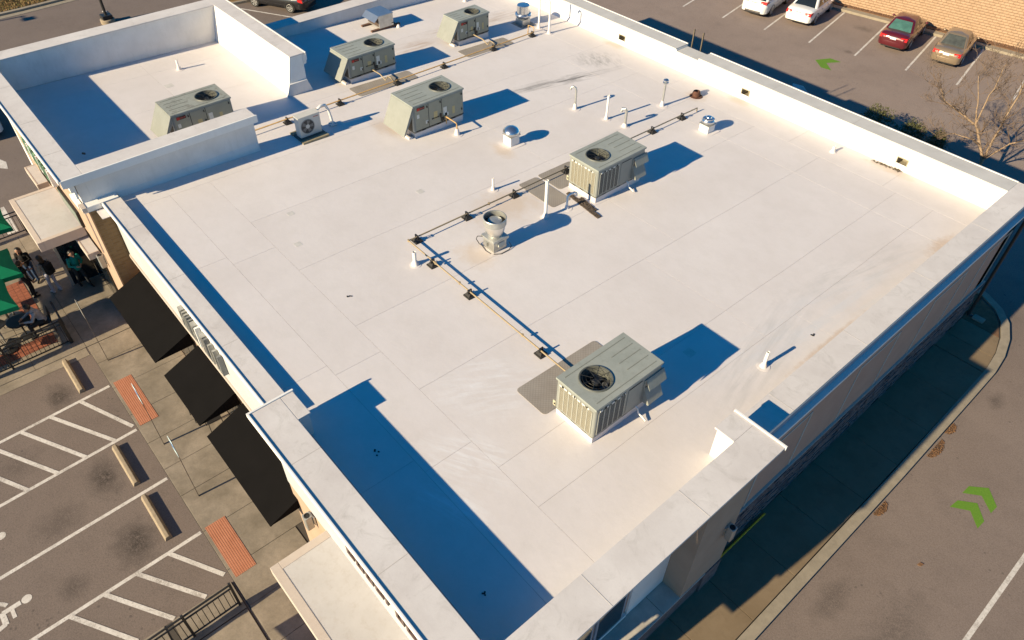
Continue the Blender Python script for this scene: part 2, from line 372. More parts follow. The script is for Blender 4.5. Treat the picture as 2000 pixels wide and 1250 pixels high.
def slab_set(name, base_pts, z0, slabs, mat=CONC, gap=.006, basecol=None):
    g = struct(MB().prism(base_pts, -.05, z0-.02).build(name, basecol or M('joint_dirt', (.06, .05, .042), .9)))
    for x0, x1, y0, y1 in slabs:
        s = MB().box(x0+gap, x1-gap, y0+gap, y1-gap, z0-.1, z0+random.uniform(-.002, .002)).build('concrete_slab', mat, g, bevel=.006)
    return g
# front walk (flush with the lot at the ramps)
fx = [-22.83, -21.81, -20.36, -18.9, -17.45, -16.2, -15.0, -13.5, -12.0, -10.72, -9.4, -8.1, -6.8, -5.5, -4.2, -2.9]
sl_ = []
for a, b in zip(fx[:-1], fx[1:]):
    sl_ += [(a, b, .67, 3.08 if b < -11 else 2.7)]
slab_set('front_walk', [(-22.83, .66), (-2.9, .66), (-2.9, 3.1), (-22.83, 3.1)], .03, sl_)
# patio on the left
px = [-31.0, -29.0, -27.0, -25.0, -22.85]
py = [-6, -4.2, -2.6, -1.0, .66, 2.38]
slab_set('patio_pavement', [(-31.0, -6), (-22.85, -6), (-22.85, 2.38), (-31.0, 2.38)], .03,
         [(a, b, c, d) for a, b in zip(px[:-1], px[1:]) for c, d in zip(py[:-1], py[1:])])
o = MB().box(-22.85, -22.42, -6, .62, -.05, .010).build('patio_apron', CONC); struct(o)
# paved islands along the lower right of the lot and the bottom walk
slab_set('end_island_walk', [(-11.62, -6), (-10.72, -6), (-10.72, .62), (-11.62, .62)], .05, [(-11.62, -10.72, a, a+1.6) for a in (-6, -4.4, -2.8, -1.0)])
slab_set('patio_pavement', [(-10.7, -6), (-3, -6), (-3, .62), (-10.7, .62)], .032, [(a, a+1.9, b, b+1.65) for a in (-10.7, -8.8, -6.9, -5.0) for b in (-6, -4.35, -2.7, -1.05)])
# right hand (drive lane) walk with kerb
ry = [1.0, 2.9, 4.8, 6.7, 8.6, 10.2, 12.05, 13.9, 15.63, 17.5, 19.45, 21.4, 23.3]
slab_set('side_walk', [(-4.6, 1), (-1.98, 1), (-1.98, 23.3), (-4.6, 23.3)], .12, [(-3.74 if a > 10 else -4.55, -1.98, a, b) for a, b in zip(ry[:-1], ry[1:])], CONC2)
curve = [(-1.68, 1), (-1.66, 17.2), (-1.70, 22.0), (-1.72, 23.6), (-1.83, 24.6), (-2.08, 25.6), (-2.45, 26.45), (-2.95, 27.05), (-3.7, 27.5), (-5.2, 27.85), (-9, 28.1)]
def offc(d): 
    out = []
    for i, p in enumerate(curve):
        q0 = Vector(curve[max(i-1, 0)]); q1 = Vector(curve[min(i+1, len(curve)-1)]); t = (q1-q0).normalized()
        out.append(tuple(Vector(p) + Vector((-t.y, t.x))*d))
    return out
inn = offc(.29)
o = MB()
for i in range(len(curve)-1): o.prism([curve[i], curve[i+1], inn[i+1], inn[i]], -.05, .125)
struct(o.build('side_kerb', KERB))
corner = [(-3.74, 23.312), (-1.99, 23.312), (-2.01, 23.6), (-2.12, 24.6), (-2.36, 25.5), (-2.7, 26.2), (-3.1, 26.72), (-3.74, 27.1)]
g = struct(MB().prism(corner, -.05, .10).build('corner_walk', M('joint_dirt', (.06, .05, .042), .9)))
MB().prism([(-3.73, 23.33), (-2.0, 23.33), (-2.02, 23.6), (-2.1, 24.25), (-3.73, 24.25)], .05, .12).build('concrete_slab', CONC2, g)
MB().prism([(-3.73, 24.27), (-2.11, 24.27), (-2.15, 24.6), (-2.37, 25.4), (-3.73, 25.4)], .05, .12).build('concrete_slab', CONC2, g)
MB().prism([(-3.73, 25.42), (-2.39, 25.42), (-2.71, 26.15), (-3.1, 26.65), (-3.73, 27.0)], .05, .12).build('planting_soil', MULCH, g)
struct(MB().box(-16, -3.78, 25.62, 27.2, -.02, .09).build('planting_bed', MULCH))
struct(MB().box(-16, -6.0, 34.2, 35.9, -.02, .07).build('planting_island', MULCH))
# top left street edge
struct(MB().prism([(-55.2, -10), (-54.75, -10), (-54.85, 7.5), (-55.15, 12), (-55.6, 12), (-55.3, 7.5)], -.05, .02).build('street_gutter', KERB))
struct(MB().prism([(-55.5, -10), (-55.22, -10), (-55.32, 7.5), (-55.62, 12), (-56.2, 20), (-56.5, 20), (-55.9, 12), (-55.6, 7.5)], -.05, .14).build('street_kerb', KERB))
struct(MB().prism([(-90, -10), (-55.5, -10), (-55.6, 7.5), (-55.9, 12), (-56.5, 20), (-60, 40), (-90, 40)], -.05, .13).build('verge', DRYG))
struct(MB().prism([(-48.3, 17.6), (-47.9, 19.9), (-49.0, 24), (-56, 24), (-54, 17)], -.05, .13).build('lot_island', DRYG))
struct(MB().prism([(-48.3, 17.45), (-48.12, 17.45), (-47.72, 19.9), (-48.8, 24.2), (-48.98, 24), (-47.9, 19.88)], -.05, .15).build('lot_kerb', KERB))
def tuft_field(name, n, fx, fy, z, mat, label, h=(.05, .14), w=.02, cols=None, ok=None):
    mb = MB()
    for _ in range(n):
        x, y = random.uniform(*fx), random.uniform(*fy)
        if ok and not ok(x, y): continue
        a = random.uniform(0, 6.28); hh = random.uniform(*h); dx, dy = math.cos(a)*w, math.sin(a)*w; lx, ly = random.uniform(-.06, .06), random.uniform(-.06, .06)
        mb.m(random.randrange(len(cols)) if cols else 0)
        mb.add([(x-dx, y-dy, z), (x+dx, y+dy, z), (x+lx, y+ly, z+hh)], [(0, 1, 2)])
    return tag(mb.build(name, cols or mat, recalc=False), label, 'grass', kind='stuff')
GA, GB, GC = M('grass_straw', (.34, .23, .10), .9, 0, .2, 9), M('grass_brown', (.18, .10, .04), .9, 0, .2, 9), M('grass_olive', (.12, .11, .03), .9, 0, .2, 9)
tuft_field('dry_grass', 9000, (-60, -55.6), (4, 13), .13, None, 'dormant brown grass on the verge beyond the street kerb', (.06, .16), .03, [GA, GB, GC], lambda x, y: x < -55.65-.07*max(0, y-7.5))
tuft_field('island_grass', 2500, (-53, -48.4), (17.6, 23.5), .13, None, 'dry grass on the lot island behind the black car', (.06, .16), .03, [GA, GB, GC])

# rear car park: kerb, mulch strip, retaining wall (rotated about ten degrees)
e1 = Vector((.984, .178)); e2 = Vector((-.19, .982))
def rearpt(u, v): p = Vector((-18.26, 42.81)) + e1*u + e2*v; return (p.x, p.y)
o = MB().prism([rearpt(-22, 6.15), rearpt(14, 6.0), rearpt(14, 6.5), rearpt(-22, 6.65)], -.05, .14); struct(o.build('rear_kerb', KERB, bevel=.03))
wl0 = Vector((-30.5, 47.55)); wl1 = Vector((-6.5, 52.35)); wd = (wl1-wl0).normalized(); wn = Vector((-wd.y, wd.x))
struct(MB().prism([rearpt(-22, 6.66), rearpt(14, 6.51), tuple(wl1+wn*.6+wd*3), tuple(wl0+wn*.6-wd*3)], -.05, .17).build('mulch_strip', MULCH))
mb = MB()
for _ in range(5000):
    u = random.uniform(-10, 12); v = random.uniform(6.66, 8.2); x, y = rearpt(u, v); a = random.uniform(0, 6.28); d = random.uniform(.02, .06)
    mb.add([(x-math.cos(a)*d, y-math.sin(a)*d, .18), (x+math.cos(a)*d, y+math.sin(a)*d, .19), (x+math.sin(a)*.02, y-math.cos(a)*.02, .21)], [(0, 1, 2)])
tag(mb.build('bark_chips', M('chips', (.20, .11, .065), .9, 0, .5, 25), recalc=False), 'loose bark chips on the strip under the tan block wall', 'bark mulch', kind='stuff')

# ------------------------------------------------------------------ painted markings (sheets 4 mm up)
def mark(name, polys, mat=PAINT, z=.005, zb=None):
    mb = MB()
    for p in polys: mb.add([(x, y, z) for x, y in p], [list(range(len(p)))])
    return struct(mb.build(name, mat))
def line(p, q, w=.11): return strip([p, q], w)
mark('aisle_line_marking', [line((-20.58, .62), (-20.35, -4.5)), ])
mark('aisle_line_marking', [line((-18.23, .62), (-17.95, -5.0))])
mark('stall_line_marking', [line((-15.87, .62), (-15.6, -6))])
mark('aisle_line_marking', [line((-13.54, .62), (-13.36, -6.5))])
for p, q in (((-20.50, -.32), (-18.42, .58)), ((-20.46, -1.25), (-18.24, -.05)), ((-20.41, -2.12), (-18.18, -.93)), ((-20.37, -2.98), (-18.12, -1.75)), ((-20.33, -3.8), (-18.08, -2.6)),
             ((-13.50, -.31), (-11.95, .56)), ((-13.47, -1.18), (-11.68, -.07)), ((-13.44, -2.03), (-11.66, -.93)), ((-13.42, -2.9), (-11.7, -1.85)), ((-13.39, -3.8), (-11.7, -2.75))):
    mark('hatch_marking', [line(p, q, .12)], z=.0095)
for u in (-11.4, -8.55, -5.7, -2.8, 0, 2.94, 5.72, 8.56):
    mark('stall_line_marking', [line(rearpt(u, 0), rearpt(u, 6.0), .11)])
mark('lane_line_marking', [line((1.80, 4), (1.86, 40), .12)])
mark('stall_line_marking', [line((-47.19, 18.34), (-43.5, 20.42), .11)])
mark('crossing_marking', [line((-33.6, .63), (-31.4, .60), .40)])
mark('arrow_marking', [[(-38.2, 1.2), (-37.2, 1.3), (-36.6, 1.8), (-37.3, 1.9), (-38.2, 1.55)]])
mark('arrow_marking', [[(-18.57, 36.95), (-18.0, 37.12), (-17.4, 36.60), (-17.5, 36.2), (-18.2, 36.3)]])
mark('green_chevron_marking', [[(-.27, 17.41), (-.22, 17.80), (.20, 18.14), (.60, 17.70), (.58, 17.32), (.18, 17.73)]], GREENP)
mark('green_chevron_marking', [[(-.25, 18.15), (-.23, 18.53), (.19, 18.92), (.63, 18.46), (.61, 18.11), (.17, 18.49)]], GREENP)
mark('green_chevron_marking', [[(-19.43, 40.51), (-18.97, 41.39), (-18.30, 41.42), (-18.79, 40.66), (-18.08, 40.02), (-18.66, 39.90)]], GREENP)
def wheelchair(cx, cy, s):     # access symbol, head towards +y
    P = []
    def L(a, b, w): P.append(strip([(cx+a[0]*s, cy+a[1]*s), (cx+b[0]*s, cy+b[1]*s)], w*s))
    P.append([(cx+(-.02+.12*math.cos(t*.4))*s, cy+(.62+.12*math.sin(t*.4))*s) for t in range(16)])
    L((-.02, .48), (.0, .06), .13); L((0, .27), (.30, .27), .09); L((-.03, .06), (.36, .06), .13); L((.33, .06), (.46, -.42), .12); L((.43, -.42), (.60, -.36), .1)
    arc = [(cx+(.02+.40*math.cos(R(a)))*s, cy+(-.16+.40*math.sin(R(a)))*s) for a in range(115, 345, 12)]
    for a, b in zip(arc[:-1], arc[1:]): P.append(strip([a, b], .1*s))
    return P
for cx in (-14.62, -16.98):
    mb = MB()
    for i, p in enumerate(wheelchair(cx, -4.25, 1.05)):
        mb.add([(x, y, .005+.0004*i) for x, y in p], [list(range(len(p)))])
    struct(mb.build('wheelchair_marking', PAINT))

# tactile pads
for i, (x0, x1) in enumerate(((-20.6, -18.27), (-13.58, -11.66))):
    o = MB().box(x0, x1, .76, 1.34, .02, .041).build('tactile_paving', TACT, bevel=.004)
    tag(o, ['long terracotta tactile paving panel beside the upper sign post', 'shorter terracotta tactile paving panel near the bottom railing'][i], 'tactile paving', 'terracotta tactile panels')
# wheel stops
for i, (x0, x1) in enumerate(((-22.62, -20.86), (-17.97, -16.2), (-15.66, -13.9))):
    mb = MB().extr([(-.24, 0), (-.19, .14), (-.09, .15), (-.03, 0)], 'x', x0, x1)
    tag(mb.build('wheel_stop', STOPC, bevel=.015), ['tan concrete wheel stop nearest the fenced patio', 'tan concrete wheel stop in the stall above the plain white line', 'tan concrete wheel stop in the stall below the plain white line'][i], 'wheel stop', 'concrete wheel stops')

# ------------------------------------------------------------------ the building
BO = (-17.0, 14.0, 0.0)
B = thing('retail_building', 'white-roofed single-storey retail block with stepped parapets and taupe side wall', 'building', BO)
def P(mb, name, mats, parent=None, **k):   # part of the building, given in world coordinates
    return mb.build(name, mats, parent or B, off=BO, **k)
# roof deck and membrane sheets
zf = lambda x, y: zr(y)
def rpoly(x0, x1, y0, y1): return [(x0, y0), (x1, y0), (x1, y1), (x0, y1)]
RD = P(MB().prism([(-31.5, 2.6), (-22.2, 2.6), (-22.2, 3.2), (-4.3, 3.2), (-4.3, 10.2), (-4.0, 10.2), (-4.0, 25.0), (-31.5, 25.0)], -.3, -.006, zf=zf), 'roof', M('seam_dirt', (.34, .29, .25), .9, 0, .3, 3))
xs = [-31.4, -29.9, -27.0, -24.1, -21.25, -18.42, -15.56, -12.66, -9.88, -7.0, -5.72, -4.05]
def sheet(x0, x1, y0, y1):
    g0 = .003; k = 14; L_, R_ = [], []
    w1, w2 = random.uniform(0, 6), random.uniform(0, 6)
    for i in range(k+1):
        y = y0+g0 + (y1-y0-2*g0)*i/k
        L_.append((x0+g0+.006*math.sin(y*1.7+x0*3), y)); R_.append((x1-g0+.006*math.sin(y*1.7+x1*3), y))
    P(MB().prism(L_[::-1]+R_, -.02, 0, zf=zf), 'membrane_sheet', MEMB, RD)
for a, b in zip(xs[:-1], xs[1:]):
    if b <= -21.2:
        sheet(a, b, 2.62, 7.4); sheet(a, b, 7.4, 16.2); sheet(a, b, 16.2, 22.9); sheet(a, b, 22.9, 24.8)
    else:
        sheet(a, b, 5.92, 13.9 if int(a*7) % 2 else 15.3); sheet(a, b, 13.9 if int(a*7) % 2 else 15.3, 21.55); sheet(a, b, 21.55, 23.2)
fx2 = [-21.25, -17.3, -11.9, -8.3, -4.05]
for a, b in zip(fx2[:-1], fx2[1:]): sheet(a, b, 3.3, 4.64); sheet(a+.4 if a > -21 else a, b+(.4 if b < -5 else 0), 4.64, 5.92)
for a, b in ((-21.25, -16.9), (-16.9, -11.2), (-11.2, -7.5), (-7.5, -4.05)): sheet(a, b, 23.2, 24.8)
# small heat-weld patches
for x, y, s in ((-16.7, 10.86, .11), (-18.12, 7.07, .10), (-16.62, 6.49, .10), (-6.6, 11.9, .13), (-28.5, 7.6, .15)):
    P(MB().rrect(x-s, x+s, y-s, y+s, .03, .0, .003, zf=zf), 'membrane_patch', M('patch', (.53, .505, .48), .75, 0, .1, 6), RD)

def cope(x0, x1, y0, y1, z, name='coping', mat=COPE, h=.05): return P(MB().box(x0, x1, y0, y1, z-h, z), name, mat, bevel=.012)
def lipx(x0, x1, y, z): return P(MB().box(x0, x1, y-.045, y, z-.10, z+.032), 'coping_lip', WALLW, bevel=.008)
# --- front main stretch
P(MB().box(-21.78, -11.05, 2.99, 3.38, 3.55, 5.55), 'parapet', WALLF)
cope(-21.78, -11.05, 2.885, 3.40, 5.60)
lipx(-21.78, -11.05, 2.885, 5.60)
P(MB().extr([(2.87, 5.54), (2.87, 5.46), (2.93, 5.40), (2.96, 5.30), (2.995, 5.28), (2.995, 5.54)], 'x', -21.78, -11.06), 'cornice', WALLF)
P(MB().extr([(3.12, 3.62), (2.95, 3.62), (2.95, 3.50), (2.985, 3.47), (2.985, 3.30), (3.12, 3.30)], 'x', -21.74, -11.06), 'ledge_moulding', CREAM2)
P(MB().box(-21.78, -11.05, 3.10, 3.36, 0, 3.55), 'wall', TAN)
for x0, x1 in ((-21.1, -17.9), (-17.0, -14.85), (-14.1, -11.3)):      # shop windows under the awnings
    w = P(MB().box(x0, x1, 3.06, 3.13, .25, 2.5), 'shop_window', BLKM)
    nn = max(2, round((x1-x0)/1.1))
    for i in range(nn):
        a = x0+.05+(x1-x0-.1)*i/nn; P(MB().box(a+.03, a+(x1-x0-.1)/nn-.03, 3.05, 3.06, .32, 2.43), 'pane', GLASS, w)
# awnings
for x0, x1, nm in ((-21.45, -17.75, 'a'), (-17.1, -14.72, 'b'), (-14.25, -10.72, 'c')):
    aw = P(MB().add([(x0, 1.86, 2.60), (x1, 1.86, 2.60), (x1, 3.06, 3.10), (x0, 3.06, 3.10), (x0, 1.88, 2.57), (x1, 1.88, 2.57), (x1, 3.06, 3.07), (x0, 3.06, 3.07)],
             [(0, 1, 2, 3), (4, 7, 6, 5), (0, 4, 5, 1), (1, 5, 6, 2), (2, 6, 7, 3), (3, 7, 4, 0)]), 'awning', FABR)
    for x in (x0, x1):
        d = .006 if x == x1 else -.006
        P(MB().add([(x-d, 1.87, 2.585), (x-d, 3.04, 3.075), (x-d, 3.04, 2.585), (x-3*d, 1.87, 2.585), (x-3*d, 3.04, 3.075), (x-3*d, 3.04, 2.585)], [(0, 1, 2), (5, 4, 3), (0, 3, 4, 1), (1, 4, 5, 2), (2, 5, 3, 0)]), 'side_gusset', FABR, aw)
    fr = MB()
    for i in range(5):
        x = x0+.05+(x1-x0-.1)*i/4; fr.tube([(x, 1.92, 2.575), (x, 3.04, 3.04)], .012, 6)
    fr.tube([(x0+.03, 1.9, 2.57), (x1-.03, 1.9, 2.57)], .014, 6)
    P(fr, 'frame', BLKM, aw)
# --- near tower (front right)
P(MB().box(-10.95, -4.4, 2.66, 3.06, 3.5, 6.13), 'tower_wall', WALLF); P(MB().box(-4.4, -3.44, 2.66, 3.06, 3.75, 6.13), 'tower_wall', WALLF); P(MB().box(-3.92, -3.44, 2.67, 3.05, 0, 3.75), 'corner_pier', TAN)
P(MB().box(-10.95, -4.7, 2.68, 3.0, 0, 3.5), 'tower_base_wall', TAN)
cope(-11.02, -4.12, 2.37, 3.10, 6.18); lipx(-11.02, -3.06, 2.37, 6.18)
P(MB().box(-11.02, -10.24, 3.10, 3.40, 6.125, 6.176), 'coping', COPE, bevel=.012)
P(MB().box(-10.96, -10.28, 3.06, 3.37, 5.2, 6.13), 'tower_return', WALLG)
P(MB().box(-11.07, -11.02, 2.325, 3.42, 6.10, 6.205), 'coping_lip', WALLW)
for k, (yo, z0, z1) in enumerate(((2.40, 6.0, 6.13), (2.46, 5.9, 6.0), (2.53, 5.78, 5.9), (2.60, 5.66, 5.78))):
    P(MB().box(-10.98+.03*k, -3.1, yo, 2.67, z0, z1), 'cornice', WALLF)
P(MB().box(-4.6, -3.17, 2.04, 2.655, 3.76, 4.4), 'tower_band', WALLF); P(MB().box(-4.6, -3.08, 2.40, 2.655, 4.402, 5.655), 'tower_band', WALLF)
# right leg of the tower
P(MB().box(-3.86+.05, -3.43, 3.07, 10.4, 5.12, 6.13), 'tower_wall', WALLW)
P(MB().box(-4.30, -3.82, 9.74, 10.36, 5.0, 6.13), 'tower_return', WALLW)
cope(-4.118, -3.07, 2.372, 3.12, 6.179); cope(-3.86, -3.07, 3.122, 10.38, 6.18); P(MB().box(-4.36, -3.862, 9.70, 10.38, 6.127, 6.176), 'coping', COPE, bevel=.012)
P(MB().box(-4.37, -3.05, 10.382, 10.43, 6.10, 6.205), 'coping_lip', WALLW)
for k, (xo, z0, z1) in enumerate(((-3.10, 6.0, 6.13), (-3.16, 5.9, 6.0), (-3.24, 5.72, 5.9), (-3.34, 5.55, 5.72))):
    P(MB().box(-3.45, xo, 2.5, 10.40-.02*k, z0, z1), 'cornice', BLUEF if 0 else WALLW)
# pier and porch under the right leg
P(MB().box(-4.05, -3.43, 8.80, 10.42, .98, 4.985), 'pier', TAN); P(MB().box(-3.81, -3.43, 8.80, 10.42, 4.986, 5.12), 'pier', TAN)
P(MB().box(-4.04, -3.40, 9.72, 10.44, .05, .98), 'pier_base', STUN)
P(MB().box(-4.35, -3.812, 3.07, 10.3, 4.99, 5.118), 'recess_sun_stop', WALLW)  # unseen strip added to close the roof-edge gap where sun leaked in
rec = P(MB().box(-4.25, -4.05, 3.0, 9.75, 0, 4.985), 'recess_wall', TAUPE)
P(MB().box(-4.05, -3.98, 3.2, 9.6, .1, .55), 'stone_veneer', STUN)
for a, b in ((3.4, 4.9), (5.0, 6.2), (6.3, 7.3)):
    w = P(MB().box(-4.06, -4.0, a, b, .95, 2.9), 'window', BLUEF); P(MB().box(-4.0, -3.993, a+.07, b-.07, 1.02, 2.83), 'pane', GLASS, w)
P(MB().box(-4.05, -3.99, 7.45, 8.79, 1.02, 4.98), 'recess_panel', WALLW)
for z_ in (1.02, 3.0, 4.85): P(MB().box(-4.05, -3.975, 3.3, 7.42, z_, z_+.1), 'recess_rail', WALLW)
P(MB().box(-4.05, -3.96, 3.3, 7.42, 3.12, 3.8), 'stone_veneer', STUN)
P(MB().box(-3.97, -3.45, 3.3, 9.70, .05, .95), 'low_wall', STUN)
for i in range(4):
    a = 3.3+i*1.625; P(MB().box(-4.03, -3.41, a+.005, a+1.62, .95, 1.0), 'wall_cap', M('cap_stone', (.40, .37, .33), .8, 0, .18, 2.5), bevel=.01)
# --- right wall main stretch
P(MB().box(-4.1, -3.77, 10.42, 25.46, 1.9, 5.55), 'side_wall', TAUPE)
cope(-4.37, -3.685, 10.44, 25.5, 5.60)
P(MB().box(-3.77, -3.70, 10.46, 25.5, 5.42, 5.55), 'cornice', WALLW); P(MB().box(-3.77, -3.735, 10.46, 25.5, 5.08, 5.42), 'frieze', BLUEF)
P(MB().extr([(-3.77, 5.08), (-3.60, 5.08), (-3.60, 4.98), (-3.66, 4.90), (-3.74, 4.84), (-3.77, 4.84)], 'y', 10.46, 25.5), 'cornice', WALLW)
REV = M('reveal_joint', (.42, .40, .36), .8)
for y0, y1 in ((11.5, 13.58), (15.85, 18.0), (20.0, 22.1), (23.6, 25.3)):
    for bx in ((y0, y0+.07, 1.9, 4.17), (y1-.07, y1, 1.9, 4.17), (y0+.07, y1-.07, 4.10, 4.17)):
        P(MB().box(-3.772, -3.755, bx[0], bx[1], bx[2], bx[3]), 'reveal', REV)
sv = MB(); z = .1
while z < 1.86:
    h = random.choice((.07, .09, .12)); y = 10.45
    while y < 25.45:
        l = random.uniform(.15, .5); sv.box(-4.0, -3.765+random.uniform(0, .05), y, min(y+l, 25.46)-.006, z, min(z+h, 1.86)-.006); y += l
    z += h
tag(P(sv, 'stone_veneer', STUN), kind='stuff')
P(MB().box(-4.05, -3.70, 10.45, 25.46, 1.86, 1.9), 'stone_sill', REV)
# --- rear parapet with scupper openings and the ladder notch
def zb(y=24.8): return 4.2
segs = []; holes = [(-20.86, .36), (-14.27, .36), (-7.72, .38)]
x = -30.75
for hx, hw in holes: segs.append((x, hx-hw/2)); x = hx+hw/2
segs.append((x, -3.77))
for a, b in segs:
    cuts = [a] + [c for c in (-17.86, -16.72) if a < c < b] + [b]
    for p, q in zip(cuts[:-1], cuts[1:]):
        notch = abs((p+q)/2+17.29) < .5
        P(MB().box(p, q, 24.78, 25.46, 0, 5.46 if notch else 5.55), 'rear_wall', WALLW)
for hx, hw in holes:
    P(MB().box(hx-hw/2, hx+hw/2, 24.78, 25.46, 5.18, 5.55), 'rear_wall', WALLW)
    P(MB().box(hx-hw/2, hx+hw/2, 24.78, 25.46, 0, 4.84), 'rear_wall', WALLW)
    f = MB(); f.box(hx-hw/2-.02, hx-hw/2+.012, 24.765, 25.3, 4.85, 5.19); f.box(hx+hw/2-.012, hx+hw/2+.02, 24.765, 25.3, 4.85, 5.19); f.box(hx-hw/2+.012, hx+hw/2-.012, 24.765, 25.3, 5.16, 5.19)
    f.box(hx-hw/2+.012, hx+hw/2-.012, 24.765, 25.3, 4.842, 4.86); P(f, 'scupper', M('scupper_metal', (.34, .30, .22), .6, .2, .3, 14))
    P(MB().box(hx-hw/2+.014, hx+hw/2-.014, 25.20, 25.24, 4.862, 5.15), 'scupper_shade_panel', M('scupper_dark', (.20, .18, .14), .8))  # dark panel added to give the opening its shaded depth
CP2 = M('coping_grey', (.47, .455, .44), .75, 0, .09, 1.5)
cope(-30.78, -17.88, 24.75, 25.50, 5.60, mat=CP2); cope(-16.70, -4.372, 24.75, 25.50, 5.60, mat=CP2)
P(MB().box(-17.86, -16.72, 24.765, 25.49, 5.46, 5.50), 'coping', CP2)
cope(-4.37, -3.685, 25.502, 25.56, 5.598); P(MB().box(-30.78, -17.88, 25.502, 25.55, 5.50, 5.615), 'coping_lip', WALLW); P(MB().box(-16.70, -4.372, 25.502, 25.55, 5.50, 5.615), 'coping_lip', WALLW)
P(MB().extr([(24.62, 0), (24.78, .16), (24.78, -.1), (24.62, -.1)], 'x', -30.0, -4.4), 'cant_strip', MEMB, loc=None).location = (0, 0, 4.79)
JN = M('coping_joint', (.44, .41, .39), .85)
for y in (11.9, 15.1, 18.7, 22.2): P(MB().box(-4.36, -3.69, y-.006, y+.006, 5.59, 5.6035), 'coping_joint', JN)
for x in (-20.0, -17.1, -13.9): P(MB().box(x-.006, x+.006, 2.89, 3.395, 5.59, 5.6035), 'coping_joint', JN)
for x in (-9.3, -6.2): P(MB().box(x-.006, x+.006, 2.38, 3.09, 6.17, 6.1835), 'coping_joint', JN)
for x in (-27.5, -24.0, -20.6, -13.2, -9.8, -6.4): P(MB().box(x-.006, x+.006, 24.76, 25.49, 5.59, 5.6035), 'coping_joint', JN)
for y in (5.2, 7.9): P(MB().box(-3.85, -3.08, y-.006, y+.006, 6.17, 6.1835), 'coping_joint', JN)
for x in (-29.0, -26.0, -23.6): P(MB().box(x-.006, x+.006, 2.07, 2.70, 6.64, 6.6535), 'coping_joint', JN)
# --- left parapet
P(MB().box(-30.70, -30.04, 11.7, 24.77, 0, 5.55), 'left_wall', WALLG); cope(-30.75, -30.0, 11.76, 24.745, 5.60)
# --- left tower: a U of tall parapets round one rooftop unit
TZ = 6.65
P(MB().box(-32.05, -31.42, 2.40, 11.7, 0, TZ-.05), 'tower_wall', WALLG); cope(-32.15, -31.38, 2.72, 11.10, TZ)
P(MB().box(-31.42, -22.52, 2.40, 2.68, 3.5, TZ-.05), 'tower_wall', WALLG); cope(-32.15, -21.88, 2.06, 2.71, TZ); lipx(-32.15, -21.86, 2.06, TZ)
P(MB().box(-31.42, -21.83, 2.42, 2.70, 0, 3.5), 'tower_base_wall', TAN)
P(MB().box(-22.52, -21.83, 2.42, 2.70, 3.5, 5.44), 'tower_base_wall', TAN)
P(MB().box(-31.42, -22.53, 2.385, 2.40, 3.5, 5.62), 'tower_facing', TAN)
for k, (yo, z0, z1) in enumerate(((2.09, TZ-.18, TZ-.05), (2.16, TZ-.34, TZ-.18), (2.24, TZ-.55, TZ-.34), (2.32, TZ-.8, TZ-.55))):
    P(MB().box(-32.1, -21.92-.05*k, yo, 2.385, z0, z1), 'cornice', WALLW)
P(MB().box(-22.52, -22.12, 2.702, 8.10, 5.0, TZ-.05), 'tower_wall', WALLG); P(MB().box(-22.52, -22.12, 2.42, 2.70, 5.5, TZ-.05), 'tower_wall', WALLG)      # near leg
cope(-22.52, -21.88, 2.712, 8.14, TZ); P(MB().box(-21.876, -21.83, 2.07, 8.17, TZ-.24, TZ+.005), 'coping_lip', WALLW)
P(MB().box(-22.12, -21.95, 2.70, 8.10, TZ-.30, TZ-.05), 'cornice', WALLW)
P(MB().extr([(-22.12, 5.58), (-22.02, 5.30), (-22.02, 5.0), (-22.12, 5.0)], 'y', 3.42, 8.09), 'base_flashing', WALLG)
P(MB().box(-22.12, -21.82, 2.30, 3.36, 5.45, 5.62), 'shoulder', WALLW); P(MB().box(-22.9, -22.14, 2.26, 2.384, 5.45, 5.62), 'shoulder', WALLW); P(MB().box(-22.13, -21.79, 2.28, 2.41, 5.50, 5.64), 'shoulder', CREAM2)
P(MB().box(-22.3, -21.80, 2.702, 2.985, 0, 5.449), 'brick_return', BRICK); P(MB().box(-21.829, -21.80, 2.45, 2.701, 0, 5.449), 'brick_return', BRICK); P(MB().box(-22.3, -21.80, 2.986, 3.36, 0, 5.26), 'brick_return', BRICK)
P(MB().extr([(10.74, 4.9), (11.11, TZ-.05), (11.62, TZ-.05), (11.62, 4.9)], 'x', -31.42, -25.05), 'tower_wall', WALLW)    # back leg
cope(-32.15, -25.02, 11.10, 11.72, TZ); P(MB().box(-32.15, -25.0, 11.722, 11.77, TZ-.10, TZ+.012), 'coping_lip', WALLW)
P(MB().extr([(11.62, TZ-.05), (11.78, TZ-.07), (11.78, TZ-.28), (11.74, TZ-.32), (11.74, TZ-.40), (11.66, TZ-.44), (11.62, TZ-.44)], 'x', -31.4, -25.03), 'cornice', WALLG)
P(MB().extr([(10.66, 0), (10.86, .5), (11.60, .5), (11.78, 0)], 'x', -25.05, -24.96), 'leg_foot', WALLG).location = (0, 0, 5.15)
P(MB().box(-32.0, -30.04, 11.63, 11.76, 0, 5.5), 'left_return', WALLG)
# canopies on the left tower
def canopy(x0, x1, y0, y1, z, th=.30, rim=.20):
    c = P(MB().box(x0+.02, x1-.02, y0+.02, y1, z-th, z-.012), 'canopy', CREAM)
    e = MB(); e.box(x0, x1, y0, y0+rim, z-th+.01, z); e.box(x0, x0+rim, y0+rim+.004, y1, z-th+.01, z); e.box(x1-rim, x1, y0+rim+.004, y1, z-th+.01, z)
    P(e, 'edge_flashing', CREAM2, c, bevel=.008); return c
canopy(-27.4, -24.2, .90, 2.36, 3.60, .36, .16)
canopy(-24.72, -23.2, 1.99, 2.36, 3.20, .25, .05); canopy(-30.05, -28.5, 1.97, 2.36, 3.20, .25, .05)
canopy(-9.15, -4.5, 1.26, 2.66, 3.60, .28, .20)
